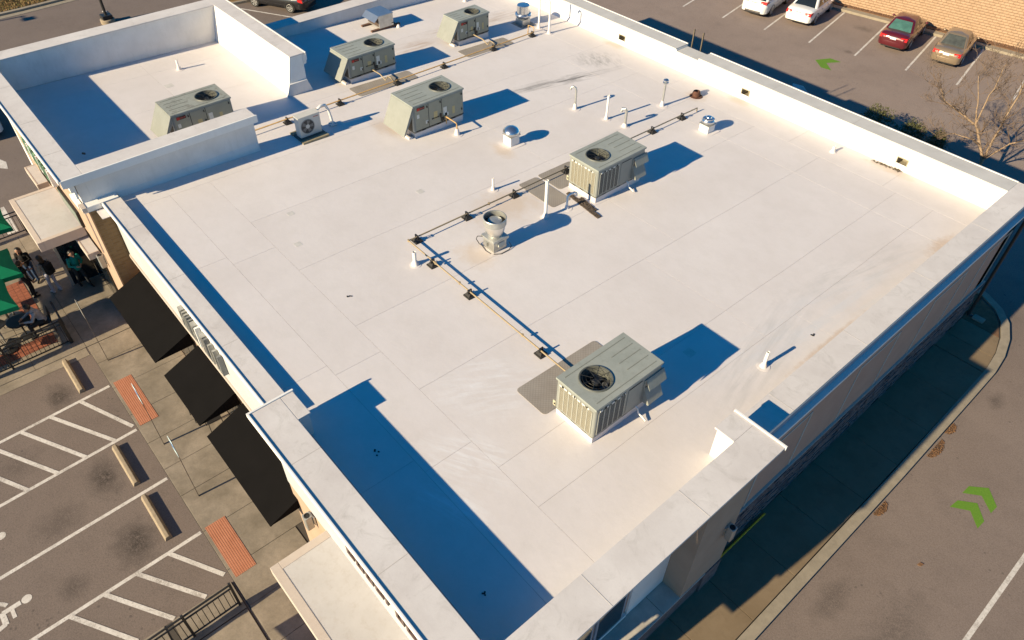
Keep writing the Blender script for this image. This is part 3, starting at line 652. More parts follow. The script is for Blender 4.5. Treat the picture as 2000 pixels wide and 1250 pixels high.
# storefront and open glass door under the big canopy
sf = P(MB().box(-27.4, -23.6, 2.36, 2.42, .05, 2.75), 'storefront', BLKM)
for i in range(4):
    a = -27.35+i*.93; P(MB().box(a+.04, a+.89, 2.35, 2.36, .15, 2.65), 'pane', GLASS, sf)
dr = P(MB().box(-26.50, -26.44, 1.45, 2.34, .06, 2.2), 'open_door', GLASS)
df = MB(); df.box(-26.52, -26.42, 1.36, 1.45, .06, 2.25); df.box(-26.52, -26.42, 1.45, 2.34, 2.2, 2.25); P(df, 'door_frame', ALUD, dr)
# transom band beside the sign
tb = P(MB().box(-25.9, -23.9, 2.30, 2.384, 3.75, 4.35), 'transom', BLKM); P(MB().box(-25.85, -23.95, 2.285, 2.30, 3.8, 4.3), 'pane', GLASSG, tb)
# wall lamps
def walllamp(x, y, z, rz, label):
    t = thing('wall_lamp', label, 'wall lamp', (x, y, z), rz, 'boxy grey wall lamps')
    MB().rrect(-.09, .09, -.22, -.04, .03, -.32, .16).build('housing', ALUD, t, bevel=.01); MB().lathe([(.07, .16), (.07, .175), (.05, .178), (.05, .165)], 0, -.13).build('lens_ring', DARK, t); MB().box(-.12, .12, -.04, 0, -.2, .1).build('back_plate', GALV, t)
walllamp(-9.85, 2.66, 3.3, 0, 'grey wall lamp on the tan pier between black awning and cream canopy')
walllamp(-23.0, 2.42, 3.0, 0, 'grey wall lamp on the tan wall beside the small white canopy')
walllamp(-3.43, 10.0, 3.0, R(90), 'grey wall lamp on the tan pier by the drive lane walk')
# channel letters (seen edge-on, unreadable from above)
def letters(name, x0, x1, y, z0, z1, mats, n, label, pal):
    t = thing(name, label, 'sign', ((x0+x1)/2, y, z0))
    pitch_ = (x1-x0)/n; off = ((x0+x1)/2, y, z0); rnd = random.Random(5)
    for i in range(n):
        a = x0+i*pitch_; w = pitch_*.78; mb = MB(); kind = rnd.choice('ILUOE'); d = .13; sw = w*.30
        mb.box(a, a+sw, y-d, y, z0, z1)
        if kind in 'UO': mb.box(a+w-sw, a+w, y-d, y, z0, z1)
        if kind in 'LUOE': mb.box(a+sw, a+w-sw if kind in 'UO' else a+w, y-d, y, z0, z0+sw)
        if kind in 'OE': mb.box(a+sw, a+w-sw if kind == 'O' else a+w, y-d, y, z1-sw, z1)
        if kind == 'E': mb.box(a+sw, a+w*.85, y-d, y, (z0+z1)/2-sw/2, (z0+z1)/2+sw/2)
        mb.build('letter', mats[pal[i % len(pal)]], t, off=off)
LW = M('letter_white', (.74, .73, .71), .5, 0, .05, 6); LG = M('letter_grey', (.20, .21, .22), .4, .4, .2, 6)
letters('channel_letter_sign', -16.9, -14.2, 2.98, 4.15, 4.85, [ALUD, LG, LW], 10, 'metal channel letters on the white band above the middle black awning', [0, 0, 1, 0, 2, 0, 1, 0, 0, 1])
letters('channel_letter_sign', -7.75, -3.9, 2.65, 4.72, 5.25, [M('letter_shade_dark', (.10, .065, .06), .5, 0, .1, 6), LW], 11, 'channel letters darkened to show their shaded sides on the white tower face above the cream canopy', [0])  # white letters coloured dark all over to imitate their shadowed sides and gaps
LGR = M('letter_green', (.16, .30, .20), .5, 0, .3, 9)
letters('channel_letter_sign', -28.6, -25.6, 2.34, 4.45, 5.05, [LGR, LW], 11, 'pale green letters on the tan wall above the big canopy', [0, 0, 1, 0])
# downspout at the far right corner
ds = thing('downspout', 'dark downspout pipe at the far right building corner', 'downspout', (-3.66, 25.75, 0))
MB().tube([(0, 0, .12), (0, 0, 5.2)], .055, 10).build('pipe', BLKM, ds); MB().tube([(0, 0, .14), (.25, .1, .1)], .055, 10).build('shoe', BLKM, ds)
tag(MB().box(-3.5, -3.1, 25.65, 25.95, .1, .17).build('splash_block', KERB, bevel=.02), 'small concrete splash block at the far right corner', 'splash block')
# yellow pipe rail along the wall base
tag(MB().tube([(-3.62, 10.9, .16), (-3.62, 13.0, .16)], .03, 8).build('yellow_pipe', YELP), 'yellow pipe lying along the base of the side wall', 'pipe')
# access ladder
t = thing('access_ladder', 'thin metal access ladder rising through the rear parapet notch', 'ladder', (-17.53, 25.66, 0))
LADM = M('ladder_metal', (.16, .125, .085), .6, .4, .2, 8)
for s in (-.235, .235): MB().box(s-.02, s+.02, -.03, .03, 0, 6.2).build('rail', LADM, t)
rg = MB()
for i in range(18): MB().tube([(-.215, 0, .3+.29*i), (.215, 0, .3+.29*i)], .012, 6).build('rung', LADM, t)

# ------------------------------------------------------------------ rooftop units
def holed_plate(mb, x0, x1, y0, y1, cx, cy, r, z0, z1, seg=40):
    def edge(a):
        dx, dy = math.cos(a), math.sin(a); t = 9
        if dx > 1e-9: t = min(t, (x1-cx)/dx)
        if dx < -1e-9: t = min(t, (x0-cx)/dx)
        if dy > 1e-9: t = min(t, (y1-cy)/dy)
        if dy < -1e-9: t = min(t, (y0-cy)/dy)
        return (cx+dx*t, cy+dy*t)
    ang = sorted([2*math.pi*i/seg for i in range(seg)] + [math.atan2(y-cy, x-cx) % (2*math.pi) for x in (x0, x1) for y in (y0, y1)])
    n_ = len(ang); vs = []
    for a in ang:
        e = edge(a); c = (cx+r*math.cos(a), cy+r*math.sin(a))
        vs += [(*e, z1), (*c, z1), (*e, z0), (*c, z0)]
    fs = []
    for i in range(n_):
        a, b = 4*i, 4*((i+1) % n_)
        fs += [(a, b, b+1, a+1), (a+2, a+3, b+3, b+2), (a, a+2, b+2, b), (a+1, b+1, b+3, a+3)]
    mb.add(vs, fs)
def text_mesh(s, size, ext):
    c = bpy.data.curves.new('badge_text', 'FONT'); c.body = s; c.size = size; c.extrude = ext; c.align_x = 'CENTER'; c.align_y = 'CENTER'
    o = bpy.data.objects.new('tmp', c); COL.objects.link(o); bpy.context.view_layer.update()
    me = bpy.data.meshes.new_from_object(o.evaluated_get(bpy.context.evaluated_depsgraph_get())); bpy.data.objects.remove(o); return me
TXT = text_mesh('TRANE', .075, .002); TXT.materials.clear(); TXT.materials.append(M('badge_letter', (.65, .10, .08), .5))

def rtu(label, x0, x1, y0, y1, h, kind, top=UNITT, riser=False):
    w, l = x1-x0, y1-y0; ym = (y0+y1)/2; xm = (x0+x1)/2
    t = thing('rooftop_unit', label, 'rooftop unit', (xm, ym, zr(ym)), 0, 'grey-green rooftop air conditioning units')
    h = h - K*l/2        # h was measured at the front edge
    X, Y = w/2, l/2; cz = .27
    MB().box(-X+.03, X-.03, -Y+.03, Y-.03, -.12, cz-.06).build('roof_curb', MEMB, t, bevel=.01)
    MB().prism(rr_pts(-X+.02, X-.02, -Y+.02, Y-.02, .05), cz-.062, cz, ).build('base_rail', M('rail_grey', (.16, .16, .14), .6, .2, .2, 9), t)
    sl2 = MB()
    for i in range(3): sl2.box(-X*.7+i*X*.55, -X*.7+i*X*.55+.14, -Y+.012, -Y+.02, cz-.05, cz-.015); sl2.box(X-.02, X-.012, -Y*.7+i*Y*.6, -Y*.7+i*Y*.6+.16, cz-.05, cz-.015)
    sl2.build('fork_slots', DARK, t)
    # cabinet as an open-topped shell
    pts = rr_pts(-X, X, -Y, Y, .06, 5); k = len(pts); c = MB()
    c.add([(x, y, cz) for x, y in pts]+[(x, y, h-.05) for x, y in pts], [(i, (i+1) % k, k+(i+1) % k, k+i) for i in range(k)])
    c.build('cabinet', UNITP, t, smooth=30)
    fy = (-Y+.62) if kind == 'F' else (Y-.60); fxo = -.02 if kind == 'F' else .04
    fr = .35 if w > 1.1 else .30
    q = .74*min(1, w/1.2)
    fa, fb = (max(-Y-.015, fy-q), fy+q) if kind == 'F' else (fy-q, min(Y+.015, fy+q))
    tp = MB(); holed_plate(tp, -X-.015, X+.015, fa, fb, fxo, fy, fr, h-.055, h)
    if kind == 'F': tp.box(-X-.015, X+.015, fb, Y+.015, h-.055, h)
    else: tp.box(-X-.015, X+.015, -Y-.015, fa, h-.055, h)
    tp.build('top_panel', top, t)
    rb = MB()
    for i in range(5):
        x = -X*.80 + i*X*.40
        inner = abs(x-fxo) < fr+.04
        if kind == 'F': a, b = (fb-.02 if inner else -Y+.12), Y-.10
        else: a, b = -Y+.10, (fa+.02 if inner else Y-.12)
        rb.prism([(x-.009, a), (x+.009, a), (x+.009, b), (x-.009, b)], h, h+.007)
    rb.build('panel_ribs', M('rib_grey', (.20, .205, .18), .55, 0, .1, 5), t)
    f = thing('fan', None, None); f.parent = t; f.location = (fxo, fy, h)
    ring = MB(); seg = 36
    prof = [(fr+.045, 0.0), (fr+.03, .028), (fr, .022), (fr-.012, -.05), (fr-.03, -.34)]
    vs = [(r_*math.cos(2*math.pi*j/seg), r_*math.sin(2*math.pi*j/seg), z) for r_, z in prof for j in range(seg)]
    ring.add(vs, [(i*seg+j, i*seg+(j+1) % seg, (i+1)*seg+(j+1) % seg, (i+1)*seg+j) for i in range(len(prof)-1) for j in range(seg)])
    ring.build('fan_shroud', M('shroud_grey', (.085, .088, .078), .55, 0, .2, 9), f, smooth=50)
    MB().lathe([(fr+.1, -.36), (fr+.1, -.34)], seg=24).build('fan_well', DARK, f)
    MB().lathe([(.09, -.30), (.10, -.12), (.085, -.09), (.0, -.085)], seg=16).build('motor', M('motor_black', (.03, .03, .03), .5, .2, .3, 20), f, smooth=40)
    a0 = random.uniform(0, 1.5)
    for i in range(4):
        b_ = MB(); bl = []
        for s_, rad in enumerate((.08, .18, fr-.03)):
            for u_ in (-1, 1):
                an = a0 + i*math.pi/2 + u_*(.30+.12*s_); bl.append((rad*math.cos(an), rad*math.sin(an), -.19+.055*u_))
        b_.add(bl, [(0, 1, 3, 2), (2, 3, 5, 4)]); b_.build('blade', M('blade_alu', (.085, .085, .085), .4, .5, .2, 12), f, recalc=False)
    gd = MB()
    for i in range(8):
        an = a0+math.pi*i/4; gd.tube([(.07*math.cos(an), .07*math.sin(an), .012), ((fr+.02)*math.cos(an), (fr+.02)*math.sin(an), .03)], .006, 5)
    for rad in (.12, .22, .30):
        if rad < fr: gd.tube([(rad*math.cos(j*.2618), rad*math.sin(j*.2618), .015) for j in range(25)], .0035, 4)
    gd.build('fan_guard', BLKM, f)
    bt_, tz = cz+.06, h-.17
    if kind == 'F':
        MB().box(-X*.80, X*.84, -Y-.006, -Y+.02, bt_, tz).build('front_coil', COILT, t)
        MB().box(X-.02, X+.006, -Y+.10, -Y*.12, bt_, tz).build('side_coil', COILD, t)
        g1 = MB(); g2 = MB()
        for i in range(8):
            x = -X*.80+(X*1.64)*i/7; g1.box(x-.012, x+.012, -Y-.016, -Y-.006, bt_, tz)
        for i in range(6):
            y = -Y+.10+(Y*.88-.10)*i/5; g2.box(X+.006, X+.016, y-.012, y+.012, bt_, tz)
        gz = bt_
        while gz < tz: g1.box(-X*.80, X*.84, -Y-.011, -Y-.007, gz, gz+.005); g2.box(X+.007, X+.011, -Y+.10, -Y*.12, gz, gz+.005); gz += .055
        g1.build('front_coil_guard', M('guard_pale', (.36, .355, .31), .5, .2, .1, 9), t); g2.build('side_coil_guard', M('guard_pale', (.42, .40, .32)), t)
        c1 = MB()
        for i in range(7): x = -X*.74+X*1.5*i/6.6; c1.box(x-.045, x+.045, -Y-.018, -Y-.006, tz, tz+.045)
        for i in range(5): y = -Y+.16+(Y*.80-.1)*i/4.2; c1.box(X+.006, X+.018, y-.04, y+.04, tz, tz+.045)
        c1.build('guard_clips', CLIP, t)
        c2 = MB()
        for i in range(3): x = -X*.66+X*.62*i; c2.box(x-.02, x+.02, -Y-.022, -Y-.006, tz+.01, tz+.045); y = -Y+.3+i*.28; c2.box(X+.006, X+.022, y-.02, y+.02, tz+.01, tz+.045)
        c2.build('guard_screws', DARK, t)
        MB().box(X-.01, X+.012, -Y*.04, Y*.40, bt_, h-.16).build('side_panel', UNITP, t, bevel=.006)
        MB().box(X+.002, X+.012, -Y*.02, Y*.38, h-.16, h-.145).build('panel_trim', BLKM, t)
        # two-tier weather hood on the side
        MB().extr([(X, h-.20), (X+.03, h-.20), (X+.16, h-.46), (X+.15, h-.47), (X, h-.22)], 'y', Y*.50, Y+.05).build('upper_hood', UNITP, t)
        MB().extr([(X, h-.48), (X+.02, h-.48), (X+.22, cz+.10), (X+.20, cz+.06), (X, cz+.06)], 'y', Y*.48, Y-.06).build('lower_hood', UNITP, t)
        MB().box(X, X+.025, Y*.46, Y*.49, cz+.05, h-.2).build('hood_frame', UNITP, t)
        MB().extr([(Y, h-.18), (Y+.16, h-.42), (Y+.15, h-.44), (Y, h-.40)], 'x', -X+.1, X-.02).build('rear_hood', UNITP, t)
        MB().tube([(X-.02, Y*.32, cz+.0), (X+.07, Y*.32, cz-.02), (X+.10, Y*.32, .12), (X+.22, Y*.32+.02, .07), (X+.34, Y*.32, .05)], .022, 8).build('condensate_drain', PVC, t, smooth=60)
        MB().box(-X-.05, -X+.03, -Y-.014, -Y+.0, cz+.03, cz+.19).build('valve_plate', M('valve_tan', (.45, .42, .30), .5), t); MB().box(-X-.01, -X+.02, -Y-.03, -Y-.014, cz+.09, cz+.13).build('valve_cap', BLK, t)
    else:
        xf = X+.008
        cuts = (-Y+.07, -Y*.42, Y*.10, Y-.05)
        for a, b in zip(cuts[:-1], cuts[1:]):
            pn = MB().box(X-.01, xf, a+.008, b-.008, cz+.03, h-.09).build('access_panel', M('panel_shade', (.27, .265, .205), .5, 0, .07, 3), t, bevel=.004)
            for zz in (h-.18, cz+.22):
                MB().box(xf, xf+.03, b-.075, b-.045, zz-.035, zz+.035).build('latch', BLKM, pn)
        MB().box(X-.005, xf+.004, -Y*.42-.008, -Y*.42+.008, cz+.03, h-.09).build('panel_joint', DARK, t)
        MB().box(X-.005, xf+.004, Y*.10-.008, Y*.10+.008, cz+.03, h-.09).build('panel_joint', DARK, t)
        MB().box(X-.02, xf+.006, -Y+.07, Y-.02, cz+.0, cz+.022).build('drip_rail', DARK, t)
        bd = MB().box(xf, xf+.012, -Y+.15, -Y+.47, h-.22, h-.11).build('badge', BADGE, t)
        MB().box(xf+.012, xf+.016, -Y+.16, -Y+.26, h-.215, h-.115).build('badge_emblem', REDB, bd)
        tx = bpy.data.objects.new('badge_lettering', TXT); COL.objects.link(tx); tx.parent = bd; tx.location = (xf+.014, -Y+.365, h-.165); tx.rotation_euler = (R(90), 0, R(90)); tx.scale = (.72, .72, 1)
        for a, b, c_, d, mt in ((Y*.16, Y*.30, .35, .80, STICK), (Y*.52, Y*.62, .30, .62, STICKY), (-Y*.22, -Y*.08, .40, .70, STICKY), (-Y+.14, -Y+.24, h-.50, h-.36, STICK), (-Y*.55, -Y*.45, cz+.05, cz+.14, STICK), (Y*.22, Y*.36, cz+.06, cz+.15, STICK)):
            MB().box(xf, xf+.004, a, b, c_*1.0 if c_ > h*.5 else cz+c_*.55, d if d > h*.6 else cz+d*.72).build('label_plate', mt, t)
        lv = MB()
        for i in range(6): y = -Y*.30+i*.055; lv.box(xf, xf+.008, y, y+.035, cz+.24, cz+.29)
        lv.build('louvre_slots', DARK, t)
        vv = MB(); vv.box(xf, xf+.035, Y*.10-.10, Y*.10-.04, cz+.24, cz+.36); vv.box(xf, xf+.03, Y*.10-.06, Y*.10+.08, cz+.06, cz+.18); vv.build('gas_valves', BLKM, t)
        MB().box(X-.09, X-.004, -Y-.012, -Y, cz+.02, h-.10).build('corner_post', M('post_pale', (.44, .44, .40), .5, 0, .08, 5), t)
        # sloping intake hood with open side wedge
        dd = .46
        hd = MB(); hd.extr([(-Y, h-.06), (-Y-.02, h-.06), (-Y-dd, cz-.02), (-Y-dd+.03, cz-.02), (-Y, h-.12)], 'x', -X, X); H_ = hd.build('intake_hood', UNITP, t)
        for s_ in (-1, 1):
            xx = s_*(X-.012); g_ = MB(); P3 = [(-Y-.0, h-.08), (-Y-dd+.02, cz), (-Y-dd+.07, cz), (-Y-.01, h-.30)]
            g_.add([(xx-.008, a, b) for a, b in P3]+[(xx+.008, a, b) for a, b in P3], [(0, 1, 2, 3), (7, 6, 5, 4), (0, 4, 5, 1), (1, 5, 6, 2), (2, 6, 7, 3), (3, 7, 4, 0)]); g_.build('gusset', UNITP, H_)
        MB().box(-X+.02, X-.1, -Y-.01, -Y+.0, cz+.02, h-.14).build('filter_face', COILD, H_)
        MB().box(X-.4, X-.06, -Y-.22, -Y-.05, -.02, .10).build('curb_skirt', MEMB, t, bevel=.02)
        MB().box(-X*.3, X*.1, Y, Y+.07, cz+.3, cz+.75).build('disconnect_box', M('box_pale', (.40, .40, .36), .5), t)
    return t
rtu('nearest grey-green rooftop unit with its fan facing the camera', -7.35, -6.14, 7.90, 10.03, 1.28, 'F')
rtu('grey-green rooftop unit right of the gas pipe with blackened wood strips before it', -14.0, -12.74, 14.78, 16.95, 1.28, 'F')
rtu('large grey-green rooftop unit standing alone mid-roof, left of the domed vent', -20.80, -19.52, 12.68, 14.87, 1.28, 'B')
rtu('grey-green rooftop unit beside the tall white tower wall', -25.75, -24.5, 13.18, 15.33, 1.10, 'B')
rtu('smallest grey-green rooftop unit, farthest from the camera', -25.87, -24.87, 18.80, 20.50, 1.12, 'B')
rtu('streaky-topped rooftop unit boxed in by the left tower parapets', -25.22, -23.98, 6.12, 8.22, 1.15, 'B', UNITR)

# walkway pads
for i, (x0, x1, y0, y1, lb) in enumerate(((-8.43, -7.42, 7.66, 10.34, 'grey ribbed walkway pad partly under the nearest unit'), (-15.06, -13.40, 13.57, 14.37, 'grey walkway pad behind the tall white pipe'), (-15.10, -14.02, 14.45, 15.95, 'grey walkway pad against the blackened-strip unit and crossed by a pipe'),
        (-24.22, -23.38, 12.88, 15.62, 'grey walkway pad below the unit beside the tower wall'), (-24.48, -23.70, 18.40, 20.95, 'grey walkway pad below the smallest farthest unit'))):
    ym = (y0+y1)/2; xm = (x0+x1)/2
    tag(MB().rrect(x0-xm, x1-xm, y0-ym, y1-ym, .10, .002, .012).build('walkway_pad', WPAD, loc=(xm, ym, zr(ym)), rx=SLOPE), lb, 'walkway pad', 'grey walkway pads')

# ------------------------------------------------------------------ pipes and vents
def boot(mb, r, h=.14, fl=.17): mb.lathe([(fl, -.012), (fl, .008), (r*2.1, .012), (r*1.5, h*.7), (r*1.12, h), (r*1.0, h)], seg=18)
def pipe_vent(label, x, y, h, r, mat=PVC, top=None, bh=.14, tube=None, fl=.17, cap=None):
    t = thing('vent_pipe', label, 'vent pipe', (x, y, zr(y)), 0, 'roof vent pipes')
    b = MB(); boot(b, r, bh, fl); b.build('boot', MEMB, t, smooth=40)
    p = MB()
    if tube: p.tube(tube, r, 12)
    else:
        sg = 14; vs = [(rd*math.cos(2*math.pi*j/sg), rd*math.sin(2*math.pi*j/sg), z) for rd, z in ((r, bh-.02), (r, h), (r*.8, h), (r*.8, h-.15), (0.001, h-.15)) for j in range(sg)]
        p.add(vs, [(i*sg+j, i*sg+(j+1) % sg, (i+1)*sg+(j+1) % sg, (i+1)*sg+j) for i in range(4) for j in range(sg)])
    p.build('pipe', mat, t, smooth=50)
    if cap:
        c = MB(); c.lathe(cap, seg=20); c.build('cap', ALU, t, smooth=35)
    return t
pipe_vent('left of two tall white pipes by the rear parapet', -24.32, 22.98, 1.50, .045)
pipe_vent('right of two tall white pipes by the rear parapet, bent at its top', -23.61, 22.95, 1.4, .045, tube=[(0, 0, .1), (0, 0, 1.30), (-.03, -.02, 1.40), (-.11, -.06, 1.44), (-.19, -.10, 1.40), (-.21, -.12, 1.32)])
pipe_vent('grey metal gooseneck vent pipe left of the plain white pipe', -17.70, 18.77, .9, .042, ALUD, tube=[(0, 0, .1), (0, 0, .76), (-.03, -.02, .85), (-.10, -.06, .89), (-.17, -.10, .85), (-.19, -.12, .76)], bh=.24, fl=.2)
pipe_vent('plain white pipe between the gooseneck and the elbow vent', -16.41, 19.14, .96, .042)
pipe_vent('pale vent with a drooping elbow head beside the plain white pipe', -15.61, 19.28, .7, .055, ALUD, tube=[(0, 0, .06), (0, 0, .62), (-.03, -.05, .71), (-.12, -.08, .70), (-.16, -.10, .58)])
pipe_vent('slim metal flue with a round rain cap near the rusty drain', -15.84, 21.65, 1.0, .042, ALUD, bh=.22, cap=[(.06, .90), (.10, .93), (.11, .97), (.07, .99), (.10, 1.02), (.105, 1.06), (.07, 1.10), (0.0, 1.12)], fl=.22)
pipe_vent('tall white pipe on the cone fan shadow, before the blackened-strip unit', -13.19, 13.05, 1.33, .052)
pipe_vent('thin short white pipe between gas pipe and domed vent', -15.34, 12.75, .44, .035)
pipe_vent('short white pipe inside the gas pipe corner', -13.76, 8.57, .46, .055)
pipe_vent('short white pipe alone near the right parapet', -5.12, 12.95, .52, .045)
pipe_vent('low white stub pipe near the rear parapet', -9.78, 23.87, .24, .05, fl=.13, bh=.1)
pipe_vent('small white pipe on the roof inside the left tower', -29.63, 8.47, .42, .045)
pipe_vent('low stub at the far end of the roof near the left parapet', -28.89, 22.3, .2, .05, fl=.13, bh=.1)
pipe_vent('white trap pipe bent like a cane beside the blackened-strip unit', -13.12, 13.9, .5, .035, tube=[(0, 0, .05), (0, 0, .44), (.02, .08, .50), (.03, .26, .50), (.035, .34, .46), (.04, .36, .34)])
# rusty roof drain strainer
t = thing('roof_drain', 'rusty round roof drain beside the capped flue', 'roof drain', (-15.56, 23.38, zr(23.38)))
MB().lathe([(.26, .0), (.26, .015), (.2, .03), (.17, .02)], seg=20).build('flange', RUST, t); MB().lathe([(.15, .0), (.16, .14), (.13, .22), (.09, .23), (.08, .12), (.0, .12)], seg=18).build('strainer', RUST, t, smooth=40)
# gas risers next to the mid-roof unit
t = thing('gas_riser', 'rusty jointed gas pipe leaving the mid-roof unit into a white boot', 'gas pipe', (-18.86, 14.03, zr(14.03)))
b = MB(); boot(b, .05, .24, .2); b.build('boot', MEMB, t, smooth=40)
MB().tube([(0, 0, .2), (0, 0, .42), (-.03, -.02, .46), (-.62, -.06, .50), (-.68, -.06, .48)], .024, 8).build('pipe', GASO, t, smooth=50); MB().tube([(-.55, -.05, .49), (-.55, -.05, .22)], .02, 8).build('drip_leg', GASO, t)

def pyramid_support(x, y, rz, label):
    t = thing('pipe_support', label, 'pipe support', (x, y, zr(y)), rz, 'black rubber pipe supports')
    MB().prism([(-.13, -.13), (.13, -.13), (.13, .13), (-.13, .13)], 0, .045).build('base', BLK, t, bevel=.01)
    MB().prism([(-.10, -.10), (.10, -.10), (.10, .10), (-.10, .10)], .045, .12, top=[(-.05, -.07), (.05, -.07), (.05, .07), (-.05, .07)]).build('block', BLK, t)
    c = MB(); c.box(-.065, -.045, -.02, .02, .1, .23); c.box(.045, .065, -.02, .02, .1, .23); c.box(-.045, .045, -.02, .02, .215, .23); c.build('clamp', BLKM, t)
PA = [(-14.71, 22.35), (-14.61, 8.96), (-7.55, 8.90)]
def zp(y): return zr(y)+.165
t = thing('gas_pipe', 'yellow gas pipe crossing mid-roof then turning to the nearest unit', 'gas pipe', (-14.66, 15.0, 0)); OA = (-14.66, 15.0, 0)
MB().tube([(-14.71, 22.35, zr(22.35)+.02), (-14.71, 22.35, zp(22.35)), (-14.61, 8.96, zp(8.96))], .022, 8).build('long_run', GASY, t, off=OA, smooth=60)
MB().tube([(-14.61, 8.96, zp(8.96)-.005), (-7.55, 8.90, zp(8.9)-.005), (-7.5, 8.90, zp(8.9)+.25), (-7.36, 8.90, zp(8.9)+.25)], .022, 8).build('cross_run', GASY, t, off=OA, smooth=60)
cp = MB()
for x, y in ((-14.61, 8.96), (-12.2, 8.94), (-9.6, 8.92), (-14.64, 12.0), (-14.69, 18.0), (-13.3, 8.95)): cp.lathe([(.034, -.035), (.034, .035)], x, y, zp(y), seg=10)
cp.build('couplings', GASY, t, off=OA)
names = ['first', 'second', 'third', 'fourth', 'fifth', 'sixth']
for i, (x, y) in enumerate(((-14.62, 9.25), (-14.63, 11.12), (-14.65, 13.05), (-14.67, 15.36), (-14.69, 19.75), (-14.70, 21.45))): pyramid_support(x, y, 0, 'black support under the long yellow gas pipe, %s behind its corner' % names[i])
for i, x in enumerate((-13.42, -11.75, -8.92)): pyramid_support(x, 8.93, R(90), 'black support under the yellow pipe run towards the nearest unit, %s after the corner' % names[i])
t = thing('gas_pipe', 'ochre gas pipe running along the far units past the mini-split', 'gas pipe', (-23.5, 15, 0)); OA = (-23.5, 15, 0)
def xb(y): return -23.12-.05*(y-8.5)
MB().tube([(xb(7.9), 7.9, zr(7.9)+.02), (xb(7.9), 7.9, zp(7.9)), (xb(22.2), 22.2, zp(22.2)), (xb(22.2)-.02, 22.2, zp(22.2)+.22), (xb(22.2)-.32, 22.15, zp(22.2)+.22), (xb(22.2)-.34, 22.15, zr(22.2))], .024, 8).build('long_run', GASO, t, off=OA, smooth=60)
for y in (14.35, 19.75):
    MB().tube([(xb(y), y+.1, zp(y)), (xb(y), y, zp(y)+.16), (xb(y)-.22, y, zp(y)+.17), (xb(y)-.24, y-.12, zp(y)+.02), (xb(y)-.55, y-.14, zp(y)+.16), (-24.5 if y < 16 else -24.86, y-.2, zp(y)+.20)], .024, 8).build('branch', GASY, t, off=OA, smooth=60)
for i, y in enumerate((9.72, 11.95, 14.62, 17.0, 19.75, 22.1)): pyramid_support(xb(y), y, 0, 'black support under the ochre far gas pipe, %s from the mini-split end' % names[i])

def mushroom(label, x, y, s, ch, r, zt, prof):
    t = thing('exhaust_vent', label, 'exhaust vent', (x, y, zr(y)), 0, 'domed aluminium roof vents')
    MB().box(-s, s, -s, s, -.05, ch).build('curb', PVC, t, bevel=.012); MB().box(-s-.03, s+.03, -s-.03, s+.03, ch, ch+.025).build('curb_cap', ALUD, t); MB().rrect(-s-.16, s+.16, -s-.16, s+.16, .03, -.02, .012).build('skirt', MEMB, t)
    MB().lathe([(r*a, ch+.025+b) for a, b in prof], seg=28).build('dome', ALU, t, smooth=30)
mushroom('bright domed exhaust vent on a white curb mid-roof', -17.22, 15.16, .20, .36, .30, .72, [(.55, 0), (.60, .06), (1.0, .05), (1.02, .09), (.95, .15), (.72, .22), (.42, .27), (.2, .285), (0, .29)])
mushroom('small ribbed exhaust vent on a white curb near the rear parapet', -13.55, 21.46, .20, .30, .24, .6, [(.6, 0), (.6, .04), (1, .05), (1.03, .12), (.9, .17), (.8, .17), (.78, .2), (.45, .22), (.4, .25), (0, .26)])
# up-blast kitchen fan
t = thing('upblast_fan', 'tall upblast exhaust fan with a ringed open top and looping cables', 'exhaust fan', (-13.02, 10.88, zr(10.88)))
MB().box(-.24, .24, -.24, .24, -.05, .34).build('curb', GALV, t, bevel=.01); MB().box(-.29, .29, -.29, .29, .34, .42).build('base_pan', ALUD, t, bevel=.01)
MB().lathe([(.18, .42), (.20, .46), (.27, .60), (.30, .78), (.30, .84)], seg=28).build('wind_band', M('polished_band', (.72, .70, .67), .3, .85, .06, 5), t, smooth=40)
rg = MB(); sg = 32; prof = [(.30, .83), (.335, .84), (.335, 1.02), (.345, 1.035), (.335, 1.05), (.318, 1.05), (.318, .86), (.0, .86)]
rg.add([(a*math.cos(2*math.pi*j/sg), a*math.sin(2*math.pi*j/sg), z) for a, z in prof[:-1] for j in range(sg)], [(i*sg+j, i*sg+(j+1) % sg, (i+1)*sg+(j+1) % sg, (i+1)*sg+j) for i in range(len(prof)-2) for j in range(sg)])
rg.build('top_ring', ALUD, t, smooth=30)
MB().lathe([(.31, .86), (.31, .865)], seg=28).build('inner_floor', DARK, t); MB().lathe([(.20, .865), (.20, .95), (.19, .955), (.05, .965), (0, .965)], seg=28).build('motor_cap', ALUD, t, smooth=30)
MB().tube([(-.2, -.3, .40), (-.36, -.36, .34), (-.44, -.34, .18), (-.36, -.30, .04), (-.24, -.28, .02), (.0, -.34, .01), (.2, -.32, .01)], .012, 6).build('cable', BLKM, t); MB().tube([(.28, -.28, .02), (.4, -.1, .015), (.40, .2, .015), (.34, .34, .06), (.30, .28, .2)], .012, 6).build('cable', BLKM, t)
MB().tube([(-.29, -.1, .42), (-.34, -.1, .62), (-.30, -.1, .76)], .015, 6).build('hinge_arm', ALUD, t); MB().box(-.12, -.02, -.30, -.245, .12, .24).build('grease_box', GALV, t); MB().box(.24, .30, -.1, .12, .18, .33).build('switch_box', M('box_pale', (.40, .40, .36), .5), t)
